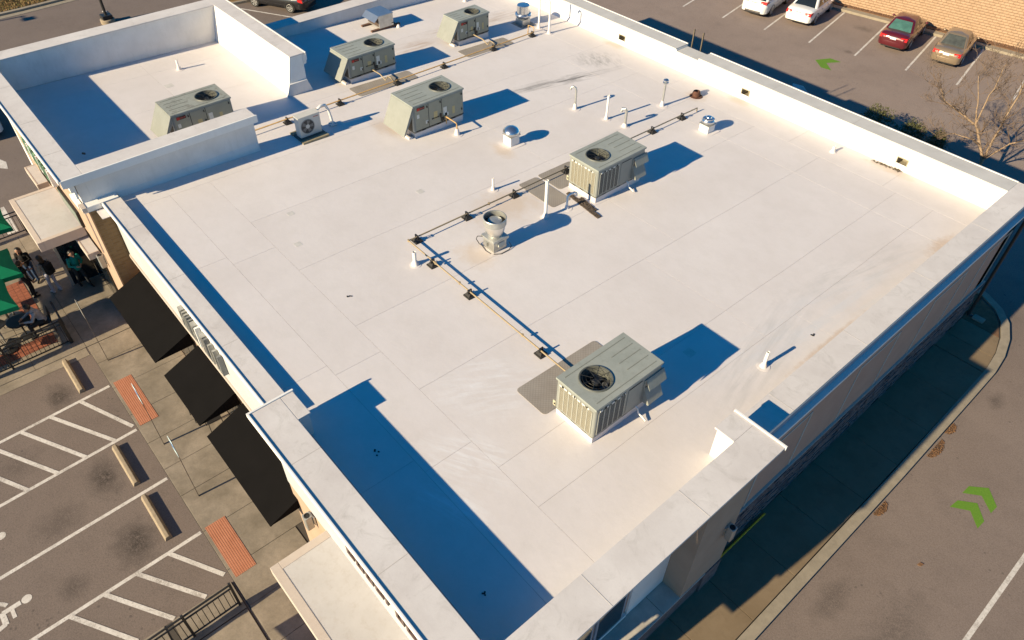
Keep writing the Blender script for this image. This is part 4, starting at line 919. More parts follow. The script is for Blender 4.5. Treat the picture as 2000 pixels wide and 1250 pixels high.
# second up-blast fan by the smallest unit
t = thing('upblast_fan', 'polished drum exhaust fan beside the smallest unit', 'exhaust fan', (-25.12, 22.72, zr(22.72)))
MB().box(-.24, .24, -.24, .24, -.05, .26).build('curb', GALV, t, bevel=.01)
MB().lathe([(.22, .26), (.30, .32), (.36, .40), (.38, .47), (.36, .50), (.30, .48)], seg=28).build('wind_band', ALU, t, smooth=30); MB().lathe([(.29, .46), (.29, .86), (.27, .88), (0, .885)], seg=28).build('drum', ALU, t, smooth=30)
MB().box(-.42, .42, -.42, .42, -.02, .012).build('skirt', M('skirt_dark', (.20, .19, .18), .6, .3, .3, 5), t)
# relief hood on timber sleepers
zt_ = zr(17.3); t = thing('relief_hood', 'square galvanised hood vent on brown timber sleepers near the left parapet', 'hood vent', (-28.75, 17.35, zt_))
for s in (-.36, .42): MB().box(s-.06, s+.06, -.75, .75, -.03, .09).build('sleeper', WOODB, t, bevel=.008)
MB().box(-.48, .48, -.34, .40, .09, .62).build('housing', GALV, t, bevel=.008); MB().box(-.50, .50, -.36, .42, .62, .645).build('lid', M('lid_blue', (.36, .40, .45), .35, .8, .1, 4), t)
MB().extr([(-.36, .645), (-.60, .42), (-.585, .41), (-.36, .60)], 'x', -.50, .50).build('rain_hood', M('lid_blue', (.36, .40, .45)), t); MB().box(-.42, .42, -.350, -.34, .16, .50).build('filter_face', M('filter_brown', (.07, .045, .035), .8, 0, .3, 20), t)
MB().tube([(.55, .5, .0), (.55, .5, .12), (.5, .42, .2), (.47, .3, .2)], .018, 6).build('conduit', BLKM, t); b = MB(); b.lathe([(.1, -.01), (.09, .02), (.04, .1), (.02, .1)], .62, .55); b.build('boot', MEMB, t)
# mini split condenser
zt_ = zr(9.9); t = thing('mini_split_condenser', 'slim pale condenser with one round fan grille and a white pipe arm', 'air conditioner', (-21.95, 9.92, zt_+.07), R(90))
mm = M('condenser_ivory', (.52, .50, .46), .5, 0, .06, 4)
# local: x along world y (long side), -y faces world +x
MB().rrect(-.42, .42, -.16, .16, .03, .02, .74, 3).build('case', mm, t, smooth=30); MB().rrect(-.43, .43, -.17, .17, .03, .74, .76, 3).build('lid', mm, t)
fn = MB(); sg = 28; pr = [(.26, -.162), (.26, -.175), (.24, -.178), (.235, -.164)]
fn.add([(-.10+a*math.cos(2*math.pi*j/sg), yy, .38+a*math.sin(2*math.pi*j/sg)) for a, yy in pr for j in range(sg)], [(i*sg+j, i*sg+(j+1) % sg, (i+1)*sg+(j+1) % sg, (i+1)*sg+j) for i in range(3) for j in range(sg)]); fn.build('grille_ring', M('grille_grey', (.22, .21, .20), .5), t, smooth=30)
d = MB(); d.add([(-.10+.24*math.cos(2*math.pi*j/sg), -.166, .38+.24*math.sin(2*math.pi*j/sg)) for j in range(sg)], [list(range(sg))]); d.build('fan_opening', M('opening_dark', (.05, .046, .043), .7), t)
for i in range(5):
    a = i*1.2566; bl = MB(); bl.add([(-.10+.07*math.cos(a-.5), -.168, .38+.07*math.sin(a-.5)), (-.10+.22*math.cos(a-.28), -.168, .38+.22*math.sin(a-.28)), (-.10+.22*math.cos(a+.3), -.172, .38+.22*math.sin(a+.3)), (-.10+.07*math.cos(a+.5), -.172, .38+.07*math.sin(a+.5))], [(0, 1, 2, 3)]); bl.build('blade', M('blade_grey', (.15, .145, .14), .5), t, recalc=False)
hb = MB(); hb.add([(-.10+.075*math.cos(2*math.pi*j/20), -.176, .38+.075*math.sin(2*math.pi*j/20)) for j in range(20)], [list(range(20))]); hb.build('fan_hub', mm, t)
MB().box(-.415, -.405, -.13, .12, .10, .68).build('end_coil', COILD, t); MB().box(.16, .36, -.168, -.161, .64, .66).build('brand_strip', M('brand_red', (.45, .12, .08), .5), t)
MB().tube([(.40, .10, .60), (.50, .12, .70), (.66, .14, .78), (.82, .15, .74), (.93, .16, .52), (.98, .16, .2), (1.0, .16, -.05)], [.045, .05, .05, .05, .045, .05, .05], 10).build('insulated_line', PVC, t, smooth=60)
MB().rrect(.88, 1.12, .04, .28, .04, -.08, -.03).build('line_boot', MEMB, t)
zt_ = zr(9.9)
for k, (x, lb) in enumerate(((-22.35, 'rear'), (-21.58, 'front'))):
    tag(MB().box(x-.10, x+.10, 9.40, 10.42, zt_-.02, zt_+.07).build('timber_sleeper', WOOD, bevel=.01), 'weathered timber sleeper under the %s edge of the mini-split' % lb, 'timber sleeper', 'mini-split sleepers')
tag(MB().box(-22.22, -21.70, 9.42, 10.40, zt_+.0, zt_+.068).build('rubber_mat', M('mat_dark', (.10, .095, .09), .8)), 'dark mat under the mini-split between its sleepers', 'mat')
# blackened wood strips in front of the second unit
CHAR = M('charred_wood', (.075, .055, .042), .9, 0, .5, 18, .5, 30)
for k, (x0, y0, x1, y1, lb) in enumerate(((-13.72, 14.52, -12.12, 14.33, 'long blackened wood strip lying in front of the second unit'), (-13.25, 14.62, -12.45, 14.50, 'shorter blackened wood strip touching the long one'))):
    mb = MB(); d = Vector((x1-x0, y1-y0)); n_ = 12
    for i in range(n_):
        a = Vector((x0, y0))+d*(i/n_); b = Vector((x0, y0))+d*((i+1)/n_)
        for s in (-.055, .0, .05): mb.prism(strip([(a.x, a.y+s+random.uniform(-.012, .012)), (b.x, b.y+s+random.uniform(-.012, .012))], .042), -.01, .02+random.uniform(0, .025), zf=lambda x, y: zr(y))
    tag(mb.build('charred_strip', CHAR), lb, 'wood strip')
# debris heap at the right scupper
mb = MB()
for i in range(160):
    u = random.random(); x = -8.6+u*1.05+random.gauss(0, .03); y = 24.45+.12*u+random.gauss(0, .045); a = random.uniform(0, 6.28); dd = random.uniform(.015, .05)
    mb.add([(x-math.cos(a)*dd, y-math.sin(a)*dd, zr(y)+.01), (x+math.cos(a)*dd, y+math.sin(a)*dd, zr(y)+.012), (x+math.sin(a)*.015, y-math.cos(a)*.015, zr(y)+random.uniform(.02, .05))], [(0, 1, 2)])
tag(mb.build('roof_debris', M('debris', (.10, .075, .045), .9, 0, .5, 30), recalc=False), 'dark leaf debris washed up at the right-hand scupper', 'debris', kind='stuff')
for k, (x, y, s, lb) in enumerate(((-4.94, 14.9, .05, 'small dark scrap on the white roof near the right parapet'), (-13.75, 6.41, .045, 'small dark scrap on the white roof behind the front parapet'), (-9.0, 4.15, .05, 'dark scraps in the shade behind the near tower parapet'), (-5.0, 3.9, .04, 'dark speck in the shade near the roof corner'))):
    mb = MB()
    for i in range(5): a = random.uniform(0, 6); xx, yy = x+random.gauss(0, s*.7), y+random.gauss(0, s*.7); mb.prism([(xx-s*.5, yy), (xx, yy-s*.4), (xx+s*.6, yy+s*.1), (xx+s*.1, yy+s*.5)], 0, .012, zf=lambda x, y: zr(y))
    tag(mb.build('roof_scrap', BLK), lb, 'debris')
for x, y, lb in ((-25.35, 3.44, 'brown leaf in the shaded corner of the left tower roof'),):
    tag(MB().prism([(x-.09, y-.03), (x, y-.06), (x+.10, y+.02), (x, y+.05)], 0, .02, zf=lambda x, y: zr(y)).build('fallen_leaf', LEAFL), lb, 'leaf')

# ------------------------------------------------------------------ retaining wall of split-face blocks
RW = thing('retaining_wall', 'tan split-face block retaining wall behind the rear parking row', 'retaining wall', (wl0.x, wl0.y, 0), math.atan2(wd.y, wd.x))
def blockmesh():
    mb = MB(); mb.add([(-.149, -.004, 0), (.149, -.004, 0), (.149, .2, 0), (-.149, .2, 0), (-.149, 0, .134), (.149, 0, .134), (.149, .2, .134), (-.149, .2, .134), (-.14, -.035, .03), (.14, -.028, .03), (.135, -.022, .11), (-.14, -.03, .115)],
        [(3, 2, 1, 0), (4, 5, 6, 7), (1, 2, 6, 5), (3, 0, 4, 7), (2, 3, 7, 6), (0, 1, 9, 8), (8, 9, 10, 11), (11, 10, 5, 4), (0, 8, 11, 4), (1, 5, 10, 9)])
    return mb
wlen = (wl1-wl0).length
MB().extr([(.03, 0), (.03, .12), (1.42, 3.85), (3.2, 3.85), (3.2, 0)], 'x', -1, wlen+1).build('wall_core', M('core_dark', (.34, .22, .13), .95), RW)
b0 = blockmesh().build('wall_block', BLOCK, RW); cnt = 0; rest = MB(); first = True
for row in range(27):
    for i in range(int(wlen/.30)+1):
        x = i*.30+(.15 if row % 2 else 0); yy = row*.050+random.uniform(-.006, .006); zz = .12+row*.136
        wx = wl0.x+wd.x*x
        vis = wx > -18.0 + row*.35 and wx < -10.2 + row*.1
        if vis and cnt < 299 and row < 13:
            o = b0 if first else dup(b0, RW)
            first = False; o.location = (x, yy, zz); o.scale = (1, 1+random.uniform(-.3, .6), 1); cnt += 1
        else:
            m2 = blockmesh(); rest.add([(a+x, b+yy, c+zz) for a, b, c in m2.v], m2.f)
tag(rest.build('wall_blocks', BLOCK, RW), kind='stuff')

# ------------------------------------------------------------------ cars
def paint(name, c, met=.25): return M(name, c, .28, met, .03, 2, coat=.8)
def car(name, label, loc, rz, body, L=4.7, Wd=1.78, Hh=1.45, suv=False, glass=None, lamp='wide', rim=RIM):
    t = thing(name, label, 'car', loc, rz, 'parked cars'); glass = glass or GLASS
    hl, hw = L/2, Wd/2; bz = .98 if suv else .92
    st = [(-hl, .70, bz*.80, .34), (-hl+.05, .82, bz*.93, .26), (-hl+.16, .90, bz+.04, .22), (-hl+.42, .955, bz+.065, .2), (-hl+.95, .985, bz+.06, .2), (-.6, 1.0, bz+.035, .2), (.4, 1.0, bz+.01, .2), (1.05, .985, bz-.01, .2), (hl-.75, .95, bz-.10, .2), (hl-.3, .86, bz-.20, .22), (hl-.08, .70, bz-.30, .27), (hl, .55, bz-.40, .33)]
    sec = []
    for y, f, zt, zb_ in st:
        w = hw*f; sec.append([(0, zb_), (w*.72, zb_), (w*.93, zb_+.07), (w*.995, zb_+.22), (w, (zb_+zt)*.5+.05), (w*.975, zt-.12), (w*.90, zt-.035), (w*.70, zt), (0, zt+.02)])
    mb = MB(); k = len(sec[0]); ring = 2*k-2
    for (y, *_), s_ in zip(st, sec):
        for x, z in s_: mb.v.append((x, y, z))
        for x, z in s_[-2:0:-1]: mb.v.append((-x, y, z))
    for i in range(len(st)-1):
        for j in range(ring): mb.f.append([i*ring+j, i*ring+(j+1) % ring, (i+1)*ring+(j+1) % ring, (i+1)*ring+j]); mb.mi.append(0)
    mb.f += [list(range(ring))[::-1], [(len(st)-1)*ring+j for j in range(ring)]]; mb.mi += [0, 0]
    bd = mb.build('body', body, t, smooth=42)
    # cabin
    zb0 = bz-.02; zt = Hh
    yb0, yb1 = (-hl+.12, .98) if suv else (-hl+.78, 1.02); yt0, yt1 = (-hl+.55, .22) if suv else (-hl+1.45, .18)
    wb, wt = hw*.90, hw*.66
    def cab(v, u):  # v 0..1 up ; returns ring of cabin at height v
        z = zb0+(zt-zb0)*v; y0 = yb0+(yt0-yb0)*v; y1 = yb1+(yt1-yb1)*v; w = wb+(wt-wb)*v**1.15
        return z, y0, y1, w
    c = MB(); lv = [0, .25, .5, .75, .92, 1.0]; n8 = 16
    rings = []
    for v in lv:
        z, y0, y1, w = cab(v, 0); r_ = .16
        if v == 1: y0 += .10; y1 -= .10; w -= .09; z += .0
        pts = rr_pts(-w, w, y0, y1, r_, 3); rings.append([(x, y, z+(.035*(1-(x/w)**2) if v == 1 else 0)) for x, y in pts])
    kk = len(rings[0])
    for r_ in rings: c.v += r_
    for i in range(len(lv)-1):
        for j in range(kk): c.f.append([i*kk+j, i*kk+(j+1) % kk, (i+1)*kk+(j+1) % kk, (i+1)*kk+j]); c.mi.append(0)
    ct = len(c.v); c.v.append((0, (yt0+yt1)/2, zt+.045))
    for j in range(kk): c.f.append([(len(lv)-1)*kk+j, (len(lv)-1)*kk+(j+1) % kk, ct]); c.mi.append(0)
    c.build('cabin', body, t, smooth=40)
    def quad(nm, P4, mt, lift=.012):
        a, b, c_, d = [Vector(p) for p in P4]; nn = (b-a).cross(d-a).normalized(); ce = (a+b+c_+d)/4
        if nn.dot(ce-Vector((0, (yb0+yb1)/2, bz))) < 0: nn = -nn
        q = MB(); N_ = 6; vs = []
        for i in range(N_+1):
            for j in range(N_+1):
                u_, v_ = i/N_, j/N_; p = (a*(1-u_)+b*u_)*(1-v_)+(d*(1-u_)+c_*u_)*v_
                vs.append(p+nn*(lift+.03*math.sin(math.pi*u_)*math.sin(math.pi*v_)))
        q.add(vs, [(i*(N_+1)+j, (i+1)*(N_+1)+j, (i+1)*(N_+1)+j+1, i*(N_+1)+j+1) for i in range(N_) for j in range(N_)])
        return q.build(nm, mt, t, smooth=80)
    def rp(v, fx, end):
        z, y0, y1, w = cab(v, 0); return (fx*w, (y0 if end == 0 else y1), z)
    quad('rear_window', [rp(.14, -.84, 0), rp(.14, .84, 0), rp(.90, .80, 0), rp(.90, -.80, 0)], glass)
    quad('windscreen', [rp(.08, -.86, 1), rp(.08, .86, 1), rp(.92, .80, 1), rp(.92, -.80, 1)], GLASS)
    for s_ in (-1, 1):
        for a, b, nm in ((.10, .46, 'front_side_window'), (.50, .88, 'rear_side_window')):
            P4 = []
            for v, q_ in ((.10, b), (.10, a), (.86, a*.9+.06), (.86, b*.92+.02)):
                z, y0, y1, w = cab(v, 0); yb_ = y1+(y0-y1)*q_; P4.append((s_*(w-.0), yb_, z))
            quad(nm, P4, GLASS, .006)
        # mirrors
        MB().lathe([(0.0, -.06), (.07, -.04), (.085, 0), (.07, .05), (0, .07)], s_*(hw+.09), .62, bz+.09, 10).build('mirror', body if s_ < 0 else body, t, smooth=60)
        MB().tube([(s_*(hw-.05), .68, bz+.04), (s_*(hw+.08), .64, bz+.08)], .025, 6).build('mirror_arm', BLKM, t)
        # tail lamps wrap the rear corner
        q = MB(); zz0, zz1 = (bz-.22, bz-.03) if not suv else (bz-.10, bz+.08)
        x0, x1 = (hw*.46, hw*.90)
        q.add([(s_*x0, -hl+.035, zz0+.03), (s_*x1*.96, -hl+.05, zz0), (s_*x1*1.0, -hl+.38, zz0+.06), (s_*x1*1.0, -hl+.36, zz1), (s_*x1*.94, -hl+.10, zz1), (s_*x0, -hl+.06, zz1-.01)], [(0, 1, 4, 5), (1, 2, 3, 4)])
        o_ = q.build('tail_lamp', TAILR, t, recalc=False); mo = o_.modifiers.new('s', 'SOLIDIFY'); mo.thickness = .05; mo.offset = 0
        q = MB().box(s_*hw*.56-.07, s_*hw*.56+.07, -hl+.004, -hl+.06, zz0+.05, zz0+.12); q.build('reverse_lamp', TAILW, t)
    for sx_ in (-1, 1):
        for wy in (-L*.285, L*.29):
            wt_ = MB(); sg = 22; pr = [(.20, -.10), (.30, -.105), (.325, -.07), (.325, .07), (.30, .105), (.20, .10)]
            wt_.add([(sx_*(hw-.12)+xx, wy+a*math.cos(2*math.pi*j/sg), .325+a*math.sin(2*math.pi*j/sg)) for a, xx in pr for j in range(sg)], [(i*sg+j, i*sg+(j+1) % sg, (i+1)*sg+(j+1) % sg, (i+1)*sg+j) for i in range(5) for j in range(sg)])
            wo_ = wt_.build('wheel', TYRE, t, smooth=50)
            rm = MB(); xo = sx_*(hw-.02)
            for i in range(6):
                a = i*math.pi/3; p0 = (xo, wy+.03*math.cos(a), .325+.03*math.sin(a)); 
                d1 = Vector((0, math.cos(a), math.sin(a))); d2 = Vector((0, -math.sin(a), math.cos(a))); ce = Vector((xo, wy, .325))
                rm.add([ce+d2*.05+d1*.02, ce-d2*.05+d1*.02, ce-d2*.032+d1*.205, ce+d2*.032+d1*.205, ce+d2*.05+d1*.02-Vector((sx_*.04, 0, 0)), ce-d2*.05+d1*.02-Vector((sx_*.04, 0, 0)), ce-d2*.032+d1*.205-Vector((sx_*.04, 0, 0)), ce+d2*.032+d1*.205-Vector((sx_*.04, 0, 0))], [(0, 1, 2, 3), (7, 6, 5, 4), (0, 4, 5, 1), (1, 5, 6, 2), (2, 6, 7, 3), (3, 7, 4, 0)])
            rr_ = [(a*1, xx) for a, xx in ((.225, -.01), (.225, .02), (.195, .02), (.195, -.01))]
            rm.add([(xo+sx_*xx-.0, wy+a*math.cos(2*math.pi*j/sg), .325+a*math.sin(2*math.pi*j/sg)) for a, xx in rr_ for j in range(sg)], [(i*sg+j, i*sg+(j+1) % sg, (i+1)*sg+(j+1) % sg, (i+1)*sg+j) for i in range(3) for j in range(sg)])
            rm.build('rim', rim, wo_, smooth=30)
            q = MB(); q.add([(xo-sx_*.03, wy+.2*math.cos(2*math.pi*j/sg), .325+.2*math.sin(2*math.pi*j/sg)) for j in range(sg)], [list(range(sg))]); q.build('brake_shade', DARK, wo_)
            ar = MB(); ar.add([(sx_*(hw+.004), wy+a*math.cos(R(g_)), .325+a*math.sin(R(g_))) for a in (.34, .385) for g_ in range(-10, 191, 20)], [(i, i+1, 12+i, 11+i) for i in range(10)]); ar.build('arch', BLKM, t, recalc=False)
    # bumper, plate, trim
    bp_ = MB(); w_ = hw*.93
    bp_.prism([(-w_, -hl+.55), (-w_*1.02, -hl+.25), (-w_*.86, -hl+.04), (-w_*.5, -hl-.035), (0, -hl-.05), (w_*.5, -hl-.035), (w_*.86, -hl+.04), (w_*1.02, -hl+.25), (w_, -hl+.55)], .30, .60)
    bp_.build('rear_bumper', body, t, bevel=.05, smooth=40)
    if suv: MB().prism([(-w_*.9, -hl+.10), (-w_*.5, -hl-.05), (w_*.5, -hl-.05), (w_*.9, -hl+.10), (w_*.9, -hl+.3), (-w_*.9, -hl+.3)], .26, .44).build('bumper_valance', BLKM, t); MB().box(-.5, .5, -hl-.065, -hl-.045, .36, .42).build('bumper_trim', CHROME, t)
    else: MB().box(-.55, .55, -hl-.058, -hl-.03, .27, .33).build('bumper_valance', BLKM, t)
    MB().box(-.17, .17, -hl-.012, -hl+.03, bz-.21, bz-.08).build('number_plate', PLATE, t)
    MB().box(-.26, .26, -hl+.008, -hl+.04, bz-.065, bz-.045).build('boot_trim', CHROME, t)
    MB().box(-hw*.6, hw*.6, .98, 1.06, bz-.02, bz+.0).build('wiper_cowl', BLKM, t)
    MB().box(-hw*.99-.006, hw*.99+.006, -.62, -.61, .3, bz-.1).build('door_seam', DARK, t); MB().box(-hw*.99-.006, hw*.99+.006, .38, .39, .3, bz-.1).build('door_seam', DARK, t)
    for s_ in (-1, 1):
        MB().box(s_*hw*.995-.02, s_*hw*.995+.02, -.5, -.32, bz-.2, bz-.17).build('door_handle', body, t)
    return t
rz_ = math.atan2(-e2.x, e2.y)
def at_rear(mid, L):
    p = Vector(mid)+e2*(L/2-.28); return (p.x, p.y, 0)
car('parked_car', 'maroon sedan with a green-tinted rear window in the rear row', at_rear((-17.35, 45.2), 4.75), rz_, paint('maroon', (.10, .010, .016)), glass=GLASST)
car('parked_car', 'beige-gold sedan, rightmost in the rear row', at_rear((-14.33, 45.6), 4.5), rz_, paint('gold_beige', (.30, .225, .15), .5), 4.5, 1.70, 1.45, glass=M('car_glass_grey', (.06, .065, .06), .08, 0, .3, 4, spec=.7))
car('parked_car', 'white sedan beside the empty stall in the rear row', at_rear((-23.06, 44.1), 4.6), rz_, paint('white_car', (.72, .71, .69), 0), 4.6, 1.80, 1.40)
car('parked_car', 'white crossover, leftmost in the rear row', at_rear((-25.66, 43.12), 4.5), rz_, paint('white_car2', (.66, .66, .65), 0), 4.5, 1.82, 1.62, suv=True)
hd = Vector((-.885, -.467)); car('parked_car', 'black sedan with silver alloy wheels behind the left parapet', (-46.1, 20.6, 0), math.atan2(-hd.x, hd.y), paint('black_car', (.010, .010, .012), 0), 4.6, 1.80, 1.45)
car('parked_car', 'white car at the left edge beyond the left tower wall', (-41.9, 1.75, 0), R(90), paint('white_car3', (.70, .70, .69), 0), 4.6, 1.80, 1.45)

# ------------------------------------------------------------------ street lamps
def lamp(label, x, y, head):
    t = thing('street_lamp', label, 'street lamp', (x, y, 0), 0, 'black lot lamps')
    MB().lathe([(.42, -.02), (.42, .22), (.38, .26), (0, .26)], seg=20).build('concrete_base', STOPC, t, smooth=40); MB().box(-.3, .3, -.3, .3, .26, .50).build('base_cover', BLKM, t, bevel=.04)
    MB().tube([(0, 0, .48), (0, 0, 7.0)], [.09, .07], 12).build('pole', BLKM, t); MB().tube([(0, 0, 6.9), (head*.6, 0, 7.0)], .04, 8).build('arm', BLKM, t); MB().box(min(head*.5, head*1.3), max(head*.5, head*1.3), -.22, .22, 6.95, 7.12).build('lamp_head', BLKM, t, bevel=.02)
lamp('black lamp post on a concrete drum beside the left street', -50.23, 11.12, .7)
lamp('black lamp post outside the left edge whose head throws a shadow on the kerb', -55.9, -7.7, .7)
tag(MB().prism([(-52.15, 11.42), (-51.9, 11.45), (-51.95, 11.66), (-52.2, 11.6)], .003, .05).build('paper_scrap', PVC, bevel=.02), 'white scrap of litter beside the black lamp post', 'litter')

# ------------------------------------------------------------------ sign posts in front of the awnings
for i, (x, y, sgn, lb) in enumerate(((-21.74, 1.02, 0, 'bare thin grey post on the walk before the first awning'), (-17.11, 1.06, 1, 'sign post whose top crosses the long terracotta panel'), (-14.68, 1.09, 1, 'sign post before the near end awning'))):
    t = thing('sign_post', lb, 'sign post', (x, y, .03), 0, 'accessible parking sign posts')
    MB().extr([(-.028, 0), (-.028, 2.75), (-.012, 2.75), (-.012, 0)], 'x', -.03, .03).build('post', M('post_brown', (.13, .10, .08), .6, .3, .2, 9), t)
    if sgn or i == 0:
        s = MB().rrect(-.16, .16, 2.05, 2.72, .03, -.004, .004).build('sign_plate', SIGNB if sgn else ALUD, t); s.rotation_euler = (R(90), 0, 0); s.location = (0, -.034, 0)
        if sgn:
            q = MB().rrect(-.12, .12, 2.30, 2.54, .02, .004, .007).build('sign_panel', M('sign_blue', (.03, .12, .35), .5), s)

# ------------------------------------------------------------------ railings
def fence(label, p, q, h, n, base=.03, posts=()):
    p, q = Vector(p), Vector(q); d = q-p; L = d.length
    t = thing('metal_railing', label, 'railing', (p.x, p.y, base), math.atan2(d.y, d.x), 'black picket railings')
    MB().box(0, L, -.02, .02, h-.04, h).build('top_rail', BLKM, t); MB().box(0, L, -.018, .018, h-.20, h-.165).build('mid_rail', BLKM, t); MB().box(0, L, -.018, .018, .10, .135).build('bottom_rail', BLKM, t)
    pk = None
    for i in range(n):
        o = MB().box(-.009, .009, -.009, .009, .135, h-.165).build('picket', BLKM, t) if pk is None else dup(pk, t)
        pk = pk or o; o.location = ((i+.5)*L/n, 0, 0)
    ps = None
    for f in posts:
        o = MB().box(-.032, .032, -.032, .032, 0, h+.05).build('post', BLKM, t) if ps is None else dup(ps, t)
        ps = ps or o; o.location = (f*L, 0, 0)
fence('black railing along the patio edge above the wheel stop', (-23.38, .33), (-23.34, -3.4), 1.08, 26, posts=(0, .5, 1))
fence('black railing return at the patio corner near the seated person', (-23.38, .38), (-24.5, .42), 1.08, 7, posts=(.02, .98))
fence('black railing on the far patio side left of the big canopy', (-31.05, 1.06), (-31.0, -2.2), 1.05, 22, posts=(0, .5, 1))
fence('black railing at the bottom of the picture beside the hatched bay', (-10.90, .50), (-10.84, -3.2), 1.08, 26, base=.05, posts=(0, .33, .66, 1))
fence('black railing return running out of the picture at the bottom', (-10.74, .46), (-10.7, -3.4), .55, 3, base=.05, posts=(0, 1)) if 0 else None

# ------------------------------------------------------------------ brick pavers and patio furniture
def pavers(label, x0, x1, y0, y1, a, b):
    t = thing('paver_band', label, 'pavers', ((x0+x1)/2, (y0+y1)/2, .03)); pb = None
    nx, ny = round((x1-x0)/a), round((y1-y0)/b)
    MB().box(x0-(x0+x1)/2, (x1-x0)/2, -(y1-y0)/2, (y1-y0)/2, -.01, .004).build('bed', M('joint_dirt', (.06, .05, .042)), t)
    for i in range(nx):
        for j in range(ny):
            o = MB().box(-a/2+.004, a/2-.004, -b/2+.004, b/2-.004, .0, .012).build('paver', PAVER, t) if pb is None else dup(pb, t)
            pb = pb or o; o.location = (-(x1-x0)/2+(i+.5)*a, -(y1-y0)/2+(j+.5)*b, random.uniform(-.002, .002))
pavers('red brick paver band behind the patio railing', -24.35, -23.75, -2.2, -.02, .20, .20)
pavers('red brick paver band among the standing people', -28.0, -25.0, -.58, .0, .20, .193)
def umbrella(label, x, y, s, zc, rz=0.):
    t = thing('patio_umbrella', label, 'umbrella', (x, y, .03), rz, 'green patio umbrellas')
    cn = MB(); pts = []
    for k in range(4):
        a, b = [(-s, -s), (s, -s), (s, s), (-s, s)][k], [(-s, -s), (s, -s), (s, s), (-s, s)][(k+1) % 4]
        for i in range(6): f_ = i/6; px_, py_ = a[0]*(1-f_)+b[0]*f_, a[1]*(1-f_)+b[1]*f_; sag = math.sin(math.pi*f_); pts.append((px_*(1-.07*sag), py_*(1-.07*sag), zc+.03*sag))
    n_ = len(pts); ap = (0, 0, zc+.52)
    cn.add(pts+[ap], [(i, (i+1) % n_, n_) for i in range(n_)]); c_ = cn.build('canopy', GREENU, t)
    vl = MB(); vl.add(pts+[(a, b, c-.16) for a, b, c in pts], [(i, (i+1) % n_, n_+(i+1) % n_, n_+i) for i in range(n_)]); vl.build('valance', GREENU, c_)
    MB().tube([(0, 0, .08), (0, 0, zc+.58)], .022, 8).build('pole', ALUD, t); MB().lathe([(.26, 0), (.26, .05), (.06, .09), (.03, .2)], seg=16).build('base', BLKM, t)
    for sx_, sy_ in ((-1, -1), (1, -1), (1, 1), (-1, 1)): MB().tube([(0, 0, zc+.48), (sx_*s*.98, sy_*s*.98, zc-.01)], .01, 5).build('rib', ALUD, t)
umbrella('green patio umbrella nearest the big canopy', -28.95, -.28, .88, 2.17)
umbrella('middle green patio umbrella above the people', -26.0, -.76, .88, 2.17)
umbrella('green patio umbrella nearest the seated person', -24.38, -1.36, .90, 2.17)
umbrella('green patio umbrella just outside the bottom edge by the cream canopy', -9.3, -2.6, .9, 2.17)
umbrella('green patio umbrella outside the left edge, farthest along', -29.1, -3.6, .9, 2.17)
umbrella('green patio umbrella outside the left edge, middle one', -26.7, -3.45, .9, 2.17)
umbrella('green patio umbrella outside the left edge, nearest the railing', -24.5, -3.5, .9, 2.17)
def table(label, x, y):
    t = thing('patio_table', label, 'table', (x, y, .03), 0, 'dark patio tables')
    MB().lathe([(.38, .70), (.38, .73), (.36, .735), (0, .735)], seg=24).build('table_top', BLKM, t); MB().tube([(0, 0, .03), (0, 0, .7)], .03, 8).build('pedestal', BLKM, t); MB().lathe([(.22, 0), (.22, .02), (.04, .05)], seg=16).build('foot', BLKM, t)
def chair(label, x, y, rz):
    t = thing('patio_chair', label, 'chair', (x, y, .03), rz, 'black metal patio chairs')
    MB().rrect(-.22, .22, -.2, .22, .05, .43, .46).build('seat', BLKM, t)
    for a, b in ((-.2, -.18), (.2, -.18), (.2, .2), (-.2, .2)): MB().tube([(a*1.08, b*1.1, 0), (a, b, .44)], .012, 6).build('leg', BLKM, t)
    bk = MB(); bk.tube([(-.2, -.19, .45), (-.21, -.27, .86), (.21, -.27, .86), (.2, -.19, .45)], .013, 6)
    for i in range(5): xx = -.14+.07*i; bk.tube([(xx, -.19, .46), (xx, -.27, .86)], .007, 5)
    bk.build('backrest', BLKM, t)
table('dark round patio table under the middle umbrella', -25.9, -.95); table('dark round patio table before the seated person', -24.75, -.72)
chair('black chair under the seated person', -24.55, -.05, R(180)); chair('black chair left of the dark patio table', -25.35, -1.3, R(-60)); chair('black chair beneath the middle green umbrella', -26.6, -1.1, R(-90)); chair('black chair by the railing beyond the dark table', -24.1, -1.15, R(60))
chair('black metal chair between the first and second awnings', -17.45, 2.35, R(90)); chair('black metal chair half hidden by the second awning', -16.75, 2.55, R(-90))

